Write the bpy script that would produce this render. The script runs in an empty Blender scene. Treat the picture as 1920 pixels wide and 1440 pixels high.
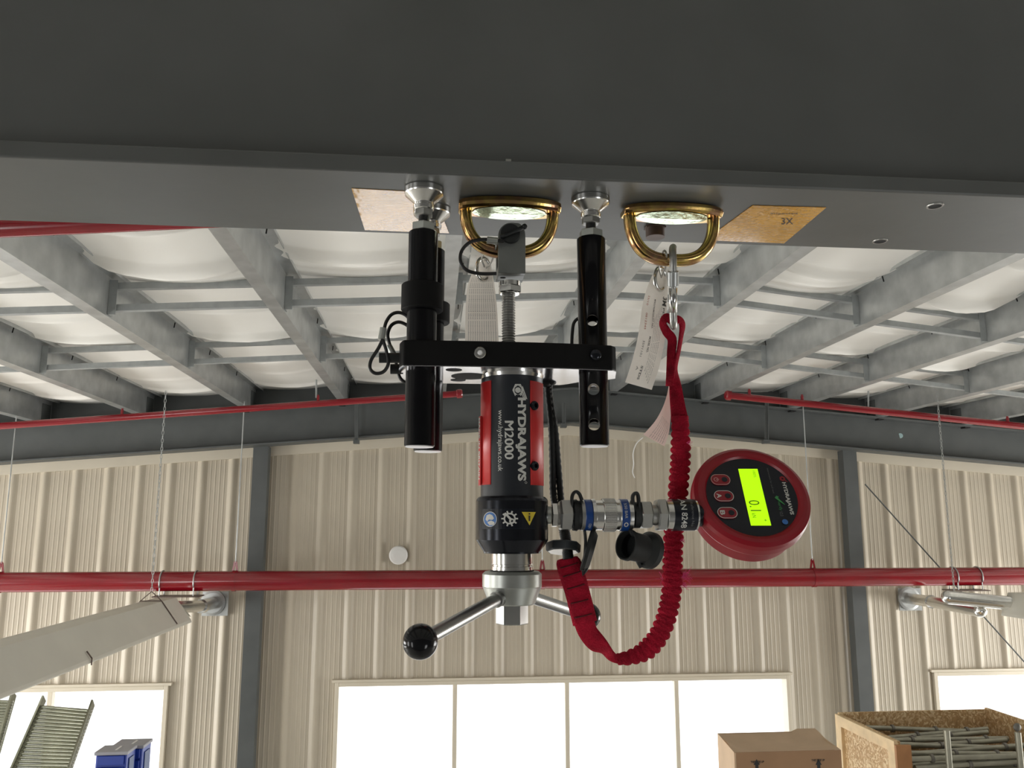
import bpy, bmesh, math, random
from mathutils import Vector, Matrix
random.seed(7)
C = bpy.context.scene.collection
PI = math.pi
# ------------------------------------------------------------------ camera
H = 4.6                                   # camera height above the hall floor
FPX = 1554.0                              # focal length in pixels of the 1920 frame
TH = math.atan(265 / FPX)                 # pitch
PS = math.atan(150 / FPX * math.cos(TH))  # yaw
FW = Vector((math.sin(PS) * math.cos(TH), math.cos(PS) * math.cos(TH), math.sin(TH)))
RT = Vector((math.cos(PS), -math.sin(PS), 0))
UP = RT.cross(FW)
cam_d = bpy.data.cameras.new('camera'); cam = bpy.data.objects.new('camera', cam_d); C.objects.link(cam)
cam_d.sensor_width = 36; cam_d.lens = 36 * FPX / 1920; cam_d.clip_start = .02; cam_d.clip_end = 200
cam.matrix_world = Matrix((
    (RT.x, UP.x, -FW.x, 0), (RT.y, UP.y, -FW.y, 0), (RT.z, UP.z, -FW.z, H), (0, 0, 0, 1)))
bpy.context.scene.camera = cam
# ------------------------------------------------------------------ view, sky and lights
vs = bpy.context.scene.view_settings
vs.view_transform = 'Standard'; vs.look = 'None'; vs.gamma = 1; vs.use_curve_mapping = False
vs.exposure = 0.0
SKY = 2.6
w = bpy.data.worlds.new('sky'); bpy.context.scene.world = w; w.use_nodes = True
w.node_tree.nodes['Background'].inputs[0].default_value = (.96, .98, 1, 1)
w.node_tree.nodes['Background'].inputs[1].default_value = SKY
def daylight(name, loc, rot, sx, sy, power, col=(1, .985, .95)):
    l = bpy.data.lights.new(name, 'AREA'); l.shape = 'RECTANGLE'; l.size = sx; l.size_y = sy
    l.energy = power; l.color = col
    o = bpy.data.objects.new(name, l); o.location = loc; o.rotation_euler = rot; C.objects.link(o)
WALLX0, WALLX1, WALLY0, WALLY = -9.0, 11.0, -3.0, 9.0
daylight('daylight_west', (WALLX0 - .1, 5.9, 2.2), (0, -PI / 2, 0), 3.2, 5.0, 540)
daylight('daylight_side_window', (WALLX0 - .1, -.45, 3.0), (0, -PI / 2, 0), 3.0, 1.5, 105)
daylight('daylight_back_fill', (-5.1, WALLY0 - .1, 3.0), (PI / 2, 0, 0), 1.2, 3.0, 85)
daylight('daylight_back_fill', (3.2, WALLY0 - .1, 2.2), (PI / 2, 0, 0), 1.4, 2.0, 35)  # fill lamp added behind an unseen opening, to light the tester from the front
daylight('daylight_east', (WALLX1 + .1, 5.9, 2.2), (0, PI / 2, 0), 3.2, 5.0, 540)

# ------------------------------------------------------------------ pixel helpers (measurements -> real places)
def ray(px, py): return FW + RT * ((px - 960) / FPX) - UP * ((py - 720) / FPX)
def P(px, py, Y):
    r = ray(px, py); p = r * (Y / r.y); p.z += H; return p
def PZ(px, py, Z):
    r = ray(px, py); p = r * ((Z - H) / r.z); p.z += H; return p
def S(px, py, Y): return Y / ray(px, py).y / FPX

# ------------------------------------------------------------------ materials
MATS = {}
def mat(name, col, rough=.5, metal=0., var=.06, scale=8., bump=0., bscale=60., spec=.5, emit=None, col2=None, coat=0.):
    if name in MATS: return MATS[name]
    m = bpy.data.materials.new(name); m.use_nodes = True; nt = m.node_tree; b = nt.nodes['Principled BSDF']
    b.inputs['Roughness'].default_value = rough; b.inputs['Metallic'].default_value = metal
    b.inputs['Specular IOR Level'].default_value = spec
    if coat: b.inputs['Coat Weight'].default_value = coat; b.inputs['Coat Roughness'].default_value = .08
    tc = nt.nodes.new('ShaderNodeTexCoord')
    n = nt.nodes.new('ShaderNodeTexNoise'); n.inputs['Scale'].default_value = scale; n.inputs['Detail'].default_value = 5
    nt.links.new(tc.outputs['Object'], n.inputs['Vector'])
    r = nt.nodes.new('ShaderNodeValToRGB')
    r.color_ramp.elements[0].position = .3; r.color_ramp.elements[1].position = .7
    a = col2 if col2 else tuple(c * (1 - var) for c in col); bb = col if col2 else tuple(min(1, c * (1 + var)) for c in col)
    r.color_ramp.elements[0].color = (*a, 1); r.color_ramp.elements[1].color = (*bb, 1)
    nt.links.new(n.outputs['Fac'], r.inputs['Fac']); nt.links.new(r.outputs['Color'], b.inputs['Base Color'])
    if bump:
        n2 = nt.nodes.new('ShaderNodeTexNoise'); n2.inputs['Scale'].default_value = bscale; n2.inputs['Detail'].default_value = 3
        nt.links.new(tc.outputs['Object'], n2.inputs['Vector'])
        bp = nt.nodes.new('ShaderNodeBump'); bp.inputs['Strength'].default_value = bump; bp.inputs['Distance'].default_value = .002
        nt.links.new(n2.outputs['Fac'], bp.inputs['Height']); nt.links.new(bp.outputs['Normal'], b.inputs['Normal'])
    if emit:
        b.inputs['Emission Color'].default_value = (*emit[0], 1); b.inputs['Emission Strength'].default_value = emit[1]
    m['_'] = 1; del m['_']
    MATS[name] = m; return m
def glass_mat():
    m = bpy.data.materials.new('window_glass'); m.use_nodes = True; nt = m.node_tree; nt.nodes.clear()
    o = nt.nodes.new('ShaderNodeOutputMaterial'); mx = nt.nodes.new('ShaderNodeMixShader'); mx.inputs[0].default_value = .07
    t = nt.nodes.new('ShaderNodeBsdfTransparent'); g = nt.nodes.new('ShaderNodeBsdfGlossy'); g.inputs['Roughness'].default_value = .02
    nt.links.new(t.outputs[0], mx.inputs[1]); nt.links.new(g.outputs[0], mx.inputs[2]); nt.links.new(mx.outputs[0], o.inputs[0])
    return m
def zinc_mat():
    m = mat('zinc_passivate', (.62, .44, .14), .2, 1., 0, 14, .1, 90)
    r = [n for n in m.node_tree.nodes if n.type == 'VALTORGB'][0].color_ramp
    r.elements[0].position = .25; r.elements[0].color = (.34, .16, .12, 1)
    r.elements[1].position = .8; r.elements[1].color = (.62, .66, .40, 1)
    for p, c in ((.38, (.40, .22, .10, 1)), (.5, (.60, .44, .14, 1)), (.62, (.45, .25, .16, 1)), (.7, (.70, .58, .25, 1))):
        e = r.elements.new(p); e.color = c
    [n for n in m.node_tree.nodes if n.type == 'TEX_NOISE'][0].inputs['Scale'].default_value = 38
    return m
def osb_mat():
    m = bpy.data.materials.new('osb'); m.use_nodes = True; nt = m.node_tree; b = nt.nodes['Principled BSDF']; b.inputs['Roughness'].default_value = .65
    tc = nt.nodes.new('ShaderNodeTexCoord'); n = nt.nodes.new('ShaderNodeTexNoise'); n.inputs['Scale'].default_value = 9
    v = nt.nodes.new('ShaderNodeTexVoronoi'); v.inputs['Scale'].default_value = 75; v.inputs['Randomness'].default_value = 1
    mx = nt.nodes.new('ShaderNodeMixRGB'); mx.blend_type = 'ADD'; mx.inputs[0].default_value = .12
    nt.links.new(tc.outputs['Object'], n.inputs['Vector']); nt.links.new(tc.outputs['Object'], mx.inputs[1]); nt.links.new(n.outputs['Color'], mx.inputs[2])
    nt.links.new(mx.outputs[0], v.inputs['Vector'])
    sp = nt.nodes.new('ShaderNodeSeparateColor'); nt.links.new(v.outputs['Color'], sp.inputs[0])
    r = nt.nodes.new('ShaderNodeValToRGB'); r.color_ramp.elements[0].color = (.46, .28, .12, 1); r.color_ramp.elements[1].color = (.86, .70, .44, 1)
    e = r.color_ramp.elements.new(.45); e.color = (.58, .36, .17, 1)
    nt.links.new(sp.outputs[0], r.inputs[0]); nt.links.new(r.outputs[0], b.inputs['Base Color'])
    return m
M = dict(
    beam=mat('grey_steel_paint', (.094, .099, .094), .42, 0, .10, 9, .12, 30, spec=.6),
    dark=mat('dark_grey_paint', (.080, .087, .086), .5, 0, .10, 5),
    galv=mat('galvanised', (.44, .455, .45), .36, .65, .16, 7, .05, 40),
    galvb=mat('galvanised_bar', (.36, .38, .38), .5, .4, .15, 12),
    zincw=mat('bright_zinc', (.72, .72, .70), .22, 1, .08, 40),
    zincd=mat('dull_zinc', (.42, .42, .40), .38, .9, .12, 30),
    steel=mat('machined_steel', (.66, .66, .64), .2, 1, .05, 60),
    arm=mat('brushed_steel', (.34, .34, .33), .3, 1, .05, 50),
    satin=mat('satin_aluminium', (.50, .52, .49), .36, .85, .06, 50),
    block=mat('grey_anodised', (.20, .21, .20), .4, .5, .08, 60),
    plateb=mat('milled_aluminium', (.85, .85, .88), .12, 1, .05, 40),
    black=mat('black_anodised', (.004, .004, .005), .22, 0, .2, 30, spec=.22),
    blackm=mat('black_powder', (.006, .006, .006), .6, 0, .2, 30, spec=.15),
    collar=mat('dark_machined', (.022, .024, .030), .2, .7, .2, 30),
    rubber=mat('black_rubber', (.010, .012, .012), .55, 0, .2, 30),
    cable=mat('black_cable', (.012, .012, .012), .45, 0, .2, 30),
    ball=mat('black_bakelite', (.006, .006, .007), .16, 0, .1, 30, spec=.3),
    sleeve=mat('label_black', (.012, .015, .020), .42, 0, .1, 30),
    red=mat('label_red', (.62, .028, .028), .38, 0, .04, 30),
    pipe=mat('red_pipe_paint', (.23, .004, .011), .2, 0, .08, 4, spec=.8),
    gred=mat('gauge_red', (.28, .004, .014), .33, 0, .05, 30),
    dial=mat('dial_black', (.006, .008, .014), .3, 0, .1, 30, spec=.35),
    web=mat('red_webbing', (.40, .007, .028), .85, 0, .25, 120, .9, 900, spec=.2),
    white=mat('print_white', (.62, .62, .58), .5, 0, .03, 30),
    grey=mat('print_grey', (.16, .16, .16), .5, 0, .03, 30),
    ink=mat('print_ink', (.03, .03, .03), .6, 0, .03, 30),
    inkr=mat('print_red_ink', (.5, .12, .06), .6, 0, .03, 30),
    blue=mat('coupling_blue', (.008, .05, .22), .3, 0, .05, 30),
    bluel=mat('label_blue', (.04, .17, .50), .4, 0, .05, 30),
    yellow=mat('label_yellow', (.75, .58, .05), .4, 0, .05, 30),
    green=mat('print_green', (.05, .30, .08), .4, 0, .05, 30),
    cap=mat('white_end_cap', (.88, .88, .88), .35, 0, .02, 30),
    lcd=mat('display_backlight', (.25, .5, 0), .4, 0, 0, 30, emit=((.50, 1.0, 0.0), .93)),
    lcdink=mat('display_segment', (.03, .06, .01), .5, 0, 0, 30, emit=((.06, .13, 0), .5)),
    tag=mat('tag_white', (.84, .80, .74), .7, 0, .10, 25, .2, 200),
    tagp=mat('tag_pink', (.78, .60, .55), .7, 0, .08, 25),
    zinc=zinc_mat(), zincp=mat('zinc_window_sheen', (.58, .68, .48), .12, 1, .10, 60, .15, 160), osb=osb_mat(), glass=glass_mat(),
    tape=mat('amber_tape', (.74, .36, .004), .06, 0, .18, 30, .9, 120, spec=1., coat=1.),
    wall=mat('cream_cladding', (.50, .445, .35), .42, 0, .04, 1.5, spec=.4),
    trim=mat('cream_trim', (.64, .58, .465), .4, 0, .03, 3),
    liner=mat('white_roof_liner', (.90, .885, .84), .7, 0, .03, 2, spec=.2),
    floor=mat('concrete_floor', (.46, .45, .42), .35, 0, .1, 1.2, spec=.5),
    hood=mat('heater_hood', (.58, .56, .49), .45, .2, .04, 3),
    card=mat('cardboard', (.42, .25, .14), .8, 0, .06, 8),  # shaded copy, used on the front of the box only
    cardl=mat('cardboard_lit', (.62, .45, .30), .75, 0, .06, 8),  # lit copy of the cardboard, for the box's other sides and top
    pine=mat('pine', (.82, .62, .36), .6, 0, .14, 9),
    pined=mat('brown_timber', (.42, .20, .08), .65, 0, .14, 9),
    tube=mat('grey_scaffold', (.36, .35, .28), .45, .5, .15, 12),
    tubed=mat('scaffold_coupler', (.18, .17, .15), .5, .5, .2, 12),
    roll=mat('roller_steel', (.42, .43, .34), .25, .9, .12, 9),
    crate=mat('blue_plastic', (.015, .05, .36), .35, 0, .06, 6),
    cratet=mat('grey_lid', (.40, .40, .44), .5, 0, .06, 6),
    rack=mat('rack_steel', (.08, .12, .25), .45, .1, .1, 6),
    deck=mat('rack_deck', (.40, .33, .24), .7, 0, .1, 6),
    lampw=mat('white_plate', (.82, .82, .80), .3, 0, .02, 6),
    rust=mat('brown_bolt', (.12, .085, .07), .45, .3, .2, 60),
    washer=mat('grey_nylon', (.045, .052, .058), .5, .1, .1, 60),
    stitch=mat('dark_red_thread', (.10, .002, .006), .8, 0, .1, 60),
    hole=mat('hole_dark', (.002, .002, .002), .8, 0, .1, 20),
    pale=mat('pale_mark', (.42, .60, .62), .5, 0, .1, 40),
    fuzz=mat('pink_fibre', (.75, .08, .25), .9, 0, .1, 30),
    bwall=mat('back_cladding', (.10, .10, .10), .6, 0, .05, 1.5),
)

tn = M['tape'].node_tree; bn = [n for n in tn.nodes if n.type == 'TEX_NOISE' and n.inputs['Scale'].default_value > 100][0]
tn.nodes['Principled BSDF'].inputs['Coat IOR'].default_value = 1.75
mp = tn.nodes.new('ShaderNodeMapping'); mp.inputs['Scale'].default_value = (1, 3, 1)
tn.links.new([n for n in tn.nodes if n.type == 'TEX_COORD'][0].outputs['Object'], mp.inputs[0]); tn.links.new(mp.outputs[0], bn.inputs['Vector'])
def let_light_through(m, f):              # thin printed tags glow a little against the light
    nt = m.node_tree; b = nt.nodes['Principled BSDF']; o = nt.nodes['Material Output']
    t = nt.nodes.new('ShaderNodeBsdfTranslucent'); mx = nt.nodes.new('ShaderNodeMixShader'); mx.inputs[0].default_value = f
    nt.links.new(b.inputs['Base Color'].links[0].from_socket, t.inputs[0])
    nt.links.new(b.outputs[0], mx.inputs[1]); nt.links.new(t.outputs[0], mx.inputs[2]); nt.links.new(mx.outputs[0], o.inputs[0])
let_light_through(M['tag'], .38); let_light_through(M['tagp'], .4)
# ------------------------------------------------------------------ mesh builder
def perp(d):
    d = d.normalized(); a = Vector((0, 0, 1)) if abs(d.z) < .9 else Vector((1, 0, 0))
    u = d.cross(a).normalized(); return u, d.cross(u).normalized()
class MB:
    def __init__(s): s.v = []; s.f = []; s.sm = []
    def add(s, vs_, fs, smooth=False):
        o = len(s.v); s.v += [Vector(v) for v in vs_]; s.f += [tuple(i + o for i in f) for f in fs]; s.sm += [smooth] * len(fs); return s
    def box(s, a, b):
        x0, y0, z0 = a; x1, y1, z1 = b
        return s.add([(x0,y0,z0),(x1,y0,z0),(x1,y1,z0),(x0,y1,z0),(x0,y0,z1),(x1,y0,z1),(x1,y1,z1),(x0,y1,z1)],
                     [(0,3,2,1),(4,5,6,7),(0,1,5,4),(1,2,6,5),(2,3,7,6),(3,0,4,7)])
    def obox(s, c, ax, ay, az):              # centre and three half-axis vectors
        c = Vector(c); vv = [c + ax*i + ay*j + az*k for k in (-1,1) for j, i in ((-1,-1),(-1,1),(1,1),(1,-1))]
        return s.add(vv, [(0,3,2,1),(4,5,6,7),(0,1,5,4),(1,2,6,5),(2,3,7,6),(3,0,4,7)])
    def bar(s, p0, p1, wd, ht, up=Vector((0,0,1))):
        p0 = Vector(p0); p1 = Vector(p1); d = p1 - p0; sd = d.cross(up).normalized(); u = sd.cross(d).normalized()
        return s.obox((p0 + p1) / 2, d / 2, sd * wd / 2, u * ht / 2)
    def lathe(s, o, ax, prof, n=48, smooth=True, ref=None, caps=True):   # prof: (distance along axis, radius)
        o = Vector(o); ax = Vector(ax).normalized(); u, v = perp(ax)
        if ref is not None: u = (ref - ax * ref.dot(ax)).normalized(); v = ax.cross(u)
        # each segment has its own vertices so edges stay crisp
        for k in range(len(prof) - 1):
            (h0, r0), (h1, r1) = prof[k], prof[k + 1]; vv = []
            for h, r in ((h0, r0), (h1, r1)):
                for i in range(n):
                    a = 2 * PI * i / n; vv.append(o + ax * h + (u * math.cos(a) + v * math.sin(a)) * r)
            s.add(vv, [(i, (i + 1) % n, n + (i + 1) % n, n + i) for i in range(n)], smooth)
        if caps:
            for (h, r) in (prof[0], prof[-1]):
                if r > 1e-6:
                    s.add([o + ax * h + (u * math.cos(2*PI*i/n) + v * math.sin(2*PI*i/n)) * r for i in range(n)], [tuple(range(n))])
        return s
    def cyl(s, p0, p1, r, n=24, r1=None, smooth=True):
        p0 = Vector(p0); p1 = Vector(p1); d = p1 - p0
        return s.lathe(p0, d, [(0, r), (d.length, r if r1 is None else r1)], n, smooth)
    def hexn(s, p0, p1, r, ref=None, ch=.12):
        p0 = Vector(p0); p1 = Vector(p1); d = p1 - p0; L = d.length
        return s.lathe(p0, d, [(0, r*(1-ch)), (L*.12, r), (L*.88, r), (L, r*(1-ch))], 6, False, ref)
    def sphere(s, c, r, n=32, sc=(1,1,1)):
        c = Vector(c); vv = []; fs = []
        for j in range(n // 2 + 1):
            t = PI * j / (n // 2)
            for i in range(n):
                a = 2 * PI * i / n; vv.append(c + Vector((math.sin(t)*math.cos(a)*sc[0], math.sin(t)*math.sin(a)*sc[1], math.cos(t)*sc[2])) * r)
        for j in range(n // 2):
            for i in range(n): fs.append((j*n+i, j*n+(i+1)%n, (j+1)*n+(i+1)%n, (j+1)*n+i))
        return s.add(vv, fs, True)
    def tube(s, pts, r, n=10, closed=False, flat=None, nrm=None):
        # round (r) or, with flat=(w,t) functions/values and nrm=thickness direction(s), an oval section
        pts = [Vector(p) for p in pts]; m = len(pts); vv = []; fs = []; prev = None
        for k in range(m):
            if closed: d = pts[(k+1) % m] - pts[k-1]
            else: d = pts[min(k+1, m-1)] - pts[max(k-1, 0)]
            d.normalize()
            if nrm is not None:
                b = nrm[k] if isinstance(nrm, list) else nrm; b = (b - d * b.dot(d)).normalized(); a = d.cross(b).normalized()
            elif prev is None: a, b = perp(d)
            else:
                a = (prev - d * prev.dot(d)).normalized(); b = d.cross(a)
            prev = a
            rr = r[k] if isinstance(r, list) else r
            ra, rb = (rr, rr) if flat is None else (flat[k] if isinstance(flat, list) else flat)
            for i in range(n):
                t = 2 * PI * (i + .5) / n; vv.append(pts[k] + a * math.cos(t) * ra + b * math.sin(t) * rb)
        q = m if closed else m - 1
        for k in range(q):
            k2 = (k + 1) % m
            for i in range(n): fs.append((k*n+i, k*n+(i+1)%n, k2*n+(i+1)%n, k2*n+i))
        if not closed: fs += [tuple(range(n))[::-1], tuple((m-1)*n + i for i in range(n))]
        return s.add(vv, fs, n > 4)
    def prism(s, poly, ext):
        ext = Vector(ext); n = len(poly); vv = [Vector(p) for p in poly] + [Vector(p) + ext for p in poly]
        return s.add(vv, [tuple(range(n))[::-1], tuple(range(n, 2*n))] + [(i, (i+1)%n, n+(i+1)%n, n+i) for i in range(n)])
    def build(s, name, m, parent=None, bev=0):
        me = bpy.data.meshes.new(name); org = ORG.get(parent, Vector()) if parent else Vector()
        if parent is None and s.v:
            org = sum(s.v, Vector()) / len(s.v); org.z = min(v.z for v in s.v)
        me.from_pydata([v - org for v in s.v], [], s.f)
        me.polygons.foreach_set('use_smooth', s.sm); me.update()
        bm = bmesh.new(); bm.from_mesh(me); bmesh.ops.recalc_face_normals(bm, faces=bm.faces); bm.to_mesh(me); bm.free()
        me.materials.append(m if not isinstance(m, str) else M[m])
        o = bpy.data.objects.new(name, me); C.objects.link(o)
        if parent: o.parent = parent
        else: o.location = org
        ORG[o] = org
        if bev:
            b = o.modifiers.new('bevel', 'BEVEL'); b.width = bev; b.segments = 2; b.limit_method = 'ANGLE'
        return o
ORG = {}
LABELS = set()
def tag(o, label, cat, group=None):
    o['label'] = label; o['category'] = cat
    if group: o['group'] = group
    return o
def thing(name, loc, label, cat, group=None):
    o = bpy.data.objects.new(name, None); o.empty_display_size = .05; o.location = loc; C.objects.link(o); ORG[o] = Vector(loc)
    return tag(o, label, cat, group)
def struct(o): o['kind'] = 'structure'; return o
def spline(pts, n=12):                    # Catmull-Rom through the points (any dimension vectors)
    pts = [Vector(p) for p in pts]; out = []
    for i in range(len(pts) - 1):
        p0 = pts[max(i-1,0)]; p1 = pts[i]; p2 = pts[i+1]; p3 = pts[min(i+2, len(pts)-1)]
        for k in range(n):
            t = k / n
            out.append(.5 * ((2*p1) + (p2-p0)*t + (2*p0-5*p1+4*p2-p3)*t*t + (-p0+3*p1-3*p2+p3)*t**3))
    out.append(pts[-1]); return out

# lettering: text fitted into a (u,v) box, each vertex placed by fn(u, v)
def text2d(sr, bold=.0, spacing=1.):
    cu = bpy.data.curves.new('t', 'FONT'); cu.body = sr; cu.size = 1; cu.offset = bold; cu.resolution_u = 3; cu.space_character = spacing
    o = bpy.data.objects.new('t', cu); C.objects.link(o); dg = bpy.context.evaluated_depsgraph_get(); dg.update()
    me = bpy.data.meshes.new_from_object(o.evaluated_get(dg))
    v = [(p.co.x, p.co.y) for p in me.vertices]; f = [tuple(p.vertices) for p in me.polygons]
    bpy.data.objects.remove(o); bpy.data.curves.remove(cu); bpy.data.meshes.remove(me)
    return v, f
def text_on(mb, sr, box, fn, bold=.0):    # box: u along reading direction, v up
    v, f = text2d(sr, bold)
    x0 = min(a for a, b in v); x1 = max(a for a, b in v); y0 = min(b for a, b in v); y1 = max(b for a, b in v)
    u0, u1, v0, v1 = box
    mb.add([fn(u0 + (a-x0)/(x1-x0)*(u1-u0), v0 + (b-y0)/max(y1-y0,1e-6)*(v1-v0)) for a, b in v], f)
def poly_on(mb, pts, fn): mb.add([fn(*p) for p in pts], [tuple(range(len(pts)))])
def ring_on(mb, c, r0, r1, fn, n=28, a0=0, a1=2*PI, sx=1., sy=1.):
    full = abs(a1 - a0 - 2*PI) < 1e-6; k = n if full else n + 1; vv = []
    for i in range(k):
        a = a0 + (a1-a0)*i/n
        for r in (r0, r1): vv.append(fn(c[0] + math.cos(a)*r*sx, c[1] + math.sin(a)*r*sy))
    mb.add(vv, [(2*i, 2*i+1, (2*((i+1)%k))+1, 2*((i+1)%k)) for i in range(n)])
def rr(u0, u1, v0, v1, r, n=5):           # rounded rectangle outline
    o = []
    for cx, cy, a in ((u1-r, v1-r, 0), (u0+r, v1-r, PI/2), (u0+r, v0+r, PI), (u1-r, v0+r, 1.5*PI)):
        for i in range(n+1): o.append((cx + r*math.cos(a+PI/2*i/n), cy + r*math.sin(a+PI/2*i/n)))
    return o

# ================================================================== THE HALL
RIDGE = 1.48
def zpb(x): return H + 1.452 - .08 * abs(x - RIDGE)       # underside of the purlins
PD = .237                                                # purlin depth
# floor
struct(MB().box((WALLX0, WALLY0, -.15), (WALLX1, WALLY, 0)).build('floor', 'floor'))
# far gable wall: ribbed cladding with window openings
wins = []
for (pl, pt, pr, zb, mull) in ((628, 1276, 1480, .92, (853, 1063, 1268)), (-330, 1284, 317, .92, (-115, 95)), (1750, 1262, 2400, .92, (1960, 2180))):
    wins.append((P(pl, 1300, WALLY).x, P(pr, 1300, WALLY).x, zb, P(960, 1273, WALLY).z, [P(m_, 1300, WALLY).x for m_ in mull]))
def gable_wall():
    mb = MB(); pitch = .313; ph = P(650, 1272, WALLY).x - .035
    xs = []
    k0 = math.floor((WALLX0 - ph) / pitch); x = None
    for k in range(k0, int((WALLX1 - ph) / pitch) + 2):
        b = ph + k * pitch
        xs += [(b + .105*t_/8 - .015, .024*math.sin(PI*t_/8)**1.3) for t_ in range(9)]
        for c in (.125, .172, .219, .266): xs += [(b+c-.009, 0), (b+c-.003, .0022), (b+c+.003, .0022), (b+c+.009, 0)]
    for wn in wins:
        for e in wn[:2]: xs.append((e, None))
    xs = sorted([q for q in xs if WALLX0 <= q[0] <= WALLX1] + [(WALLX0, 0), (WALLX1, 0), (RIDGE, None)])
    for i, q in enumerate(xs):
        if q[1] is None:
            a = xs[i-1][1] or 0; xs[i] = (q[0], a)
    for (x0, d0), (x1, d1) in zip(xs, xs[1:]):
        if x1 - x0 < 1e-5: continue
        xm = (x0 + x1) / 2; rows = [(0, None)]
        hit = [wn for wn in wins if wn[0] < xm < wn[1]]
        spans = [(0, hit[0][2]), (hit[0][3], None)] if hit else [(0, None)]
        for z0, z1 in spans:
            t0 = z1 if z1 else zpb(x0) + PD; t1 = z1 if z1 else zpb(x1) + PD
            mb.add([(x0, WALLY-d0, z0), (x1, WALLY-d1, z0), (x1, WALLY-d1, t1), (x0, WALLY-d0, t0)], [(0,1,2,3)])
            mb.add([(x0, WALLY+.12, z0), (x1, WALLY+.12, z0), (x1, WALLY+.12, t1), (x0, WALLY+.12, t0)], [(3,2,1,0)])
    for wn in wins:                            # reveals
        x0, x1, z0, z1 = wn[:4]
        for a, b in (((x0, z0), (x0, z1)), ((x0, z1), (x1, z1)), ((x1, z1), (x1, z0)), ((x1, z0), (x0, z0))):
            mb.add([(a[0], WALLY, a[1]), (b[0], WALLY, b[1]), (b[0], WALLY+.12, b[1]), (a[0], WALLY+.12, a[1])], [(0,1,2,3)])
    struct(mb.build('wall_far', 'wall'))
gable_wall()
for i, (x0, x1, z0, z1, mull) in enumerate(wins):
    f = MB(); t = .042
    f.box((x0, WALLY-.045, z0), (x0+t, WALLY+.1, z1)); f.box((x1-t, WALLY-.045, z0), (x1, WALLY+.1, z1))
    f.box((x0+t, WALLY-.044, z1-t), (x1-t, WALLY+.1, z1-.001)); f.box((x0+t, WALLY-.06, z0+.001), (x1-t, WALLY+.1, z0+t))
    wf = f.build('window_%d' % (i+1), 'trim', bev=.004); struct(wf); ORG[wf]
    for m_ in mull: MB().box((m_-.023, WALLY-.02, z0+t), (m_+.023, WALLY+.06, z1-t)).build('mullion', 'trim', wf, .004)
    e = [x0+t] + mull + [x1-t]
    for a, b in zip(e, e[1:]): MB().box((a, WALLY+.03, z0+t), (b, WALLY+.036, z1-t)).build('pane', 'glass', wf)
    # drip flashing above the opening
    struct(MB().box((x0-.03, WALLY-.05, z1+.001), (x1+.03, WALLY+.0, z1+.026)).build('trim_%d' % (i+1), 'trim'))
# sloping flashing at the head of the wall
for i, (xa, xb) in enumerate(((WALLX0, RIDGE), (RIDGE, WALLX1))):
    z = lambda x: zpb(x) - .385
    struct(MB().prism([(xa, WALLY-.035, z(xa)-.09), (xb, WALLY-.035, z(xb)-.09), (xb, WALLY-.035, z(xb)+.02), (xa, WALLY-.035, z(xa)+.02)], (0, .03, 0)).build('trim_%d' % (i+4), 'trim'))
# side and back walls with their daylight openings
def side_wall(name, x, xo, extra):
    za, zb = .6, 3.8; mb = MB(); zt = zpb(x) + PD; a, b = min(x, xo), max(x, xo)
    y = WALLY0
    for (y0, y1, z0, z1) in extra + [(3.4, 8.4, za, zb)]:
        mb.box((a, y, 0), (b, y0, zt)); mb.box((a, y0, 0), (b, y1, z0)); mb.box((a, y0, z1), (b, y1, zt)); y = y1
    mb.box((a, y, 0), (b, WALLY, zt))
    struct(mb.build(name, 'wall'))
side_wall('wall_left', WALLX0, WALLX0-.1, [(-1.2, .3, 1.5, 4.5)]); side_wall('wall_right', WALLX1, WALLX1+.1, [])
mb = MB(); zt = H + 1.7
x = WALLX0
for (x0, x1, z0, z1) in ((-5.7, -4.5, 1.5, 4.5), (2.5, 3.9, 1.2, 3.2)):  # right opening is added for the back fill lamp
    mb.box((x, WALLY0-.1, 0), (x0, WALLY0, zt)); mb.box((x0, WALLY0-.1, 0), (x1, WALLY0, z0)); mb.box((x0, WALLY0-.1, z1), (x1, WALLY0, zt)); x = x1
mb.box((x, WALLY0-.1, 0), (WALLX1, WALLY0, zt))
struct(mb.build('wall_back', 'bwall'))

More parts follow.
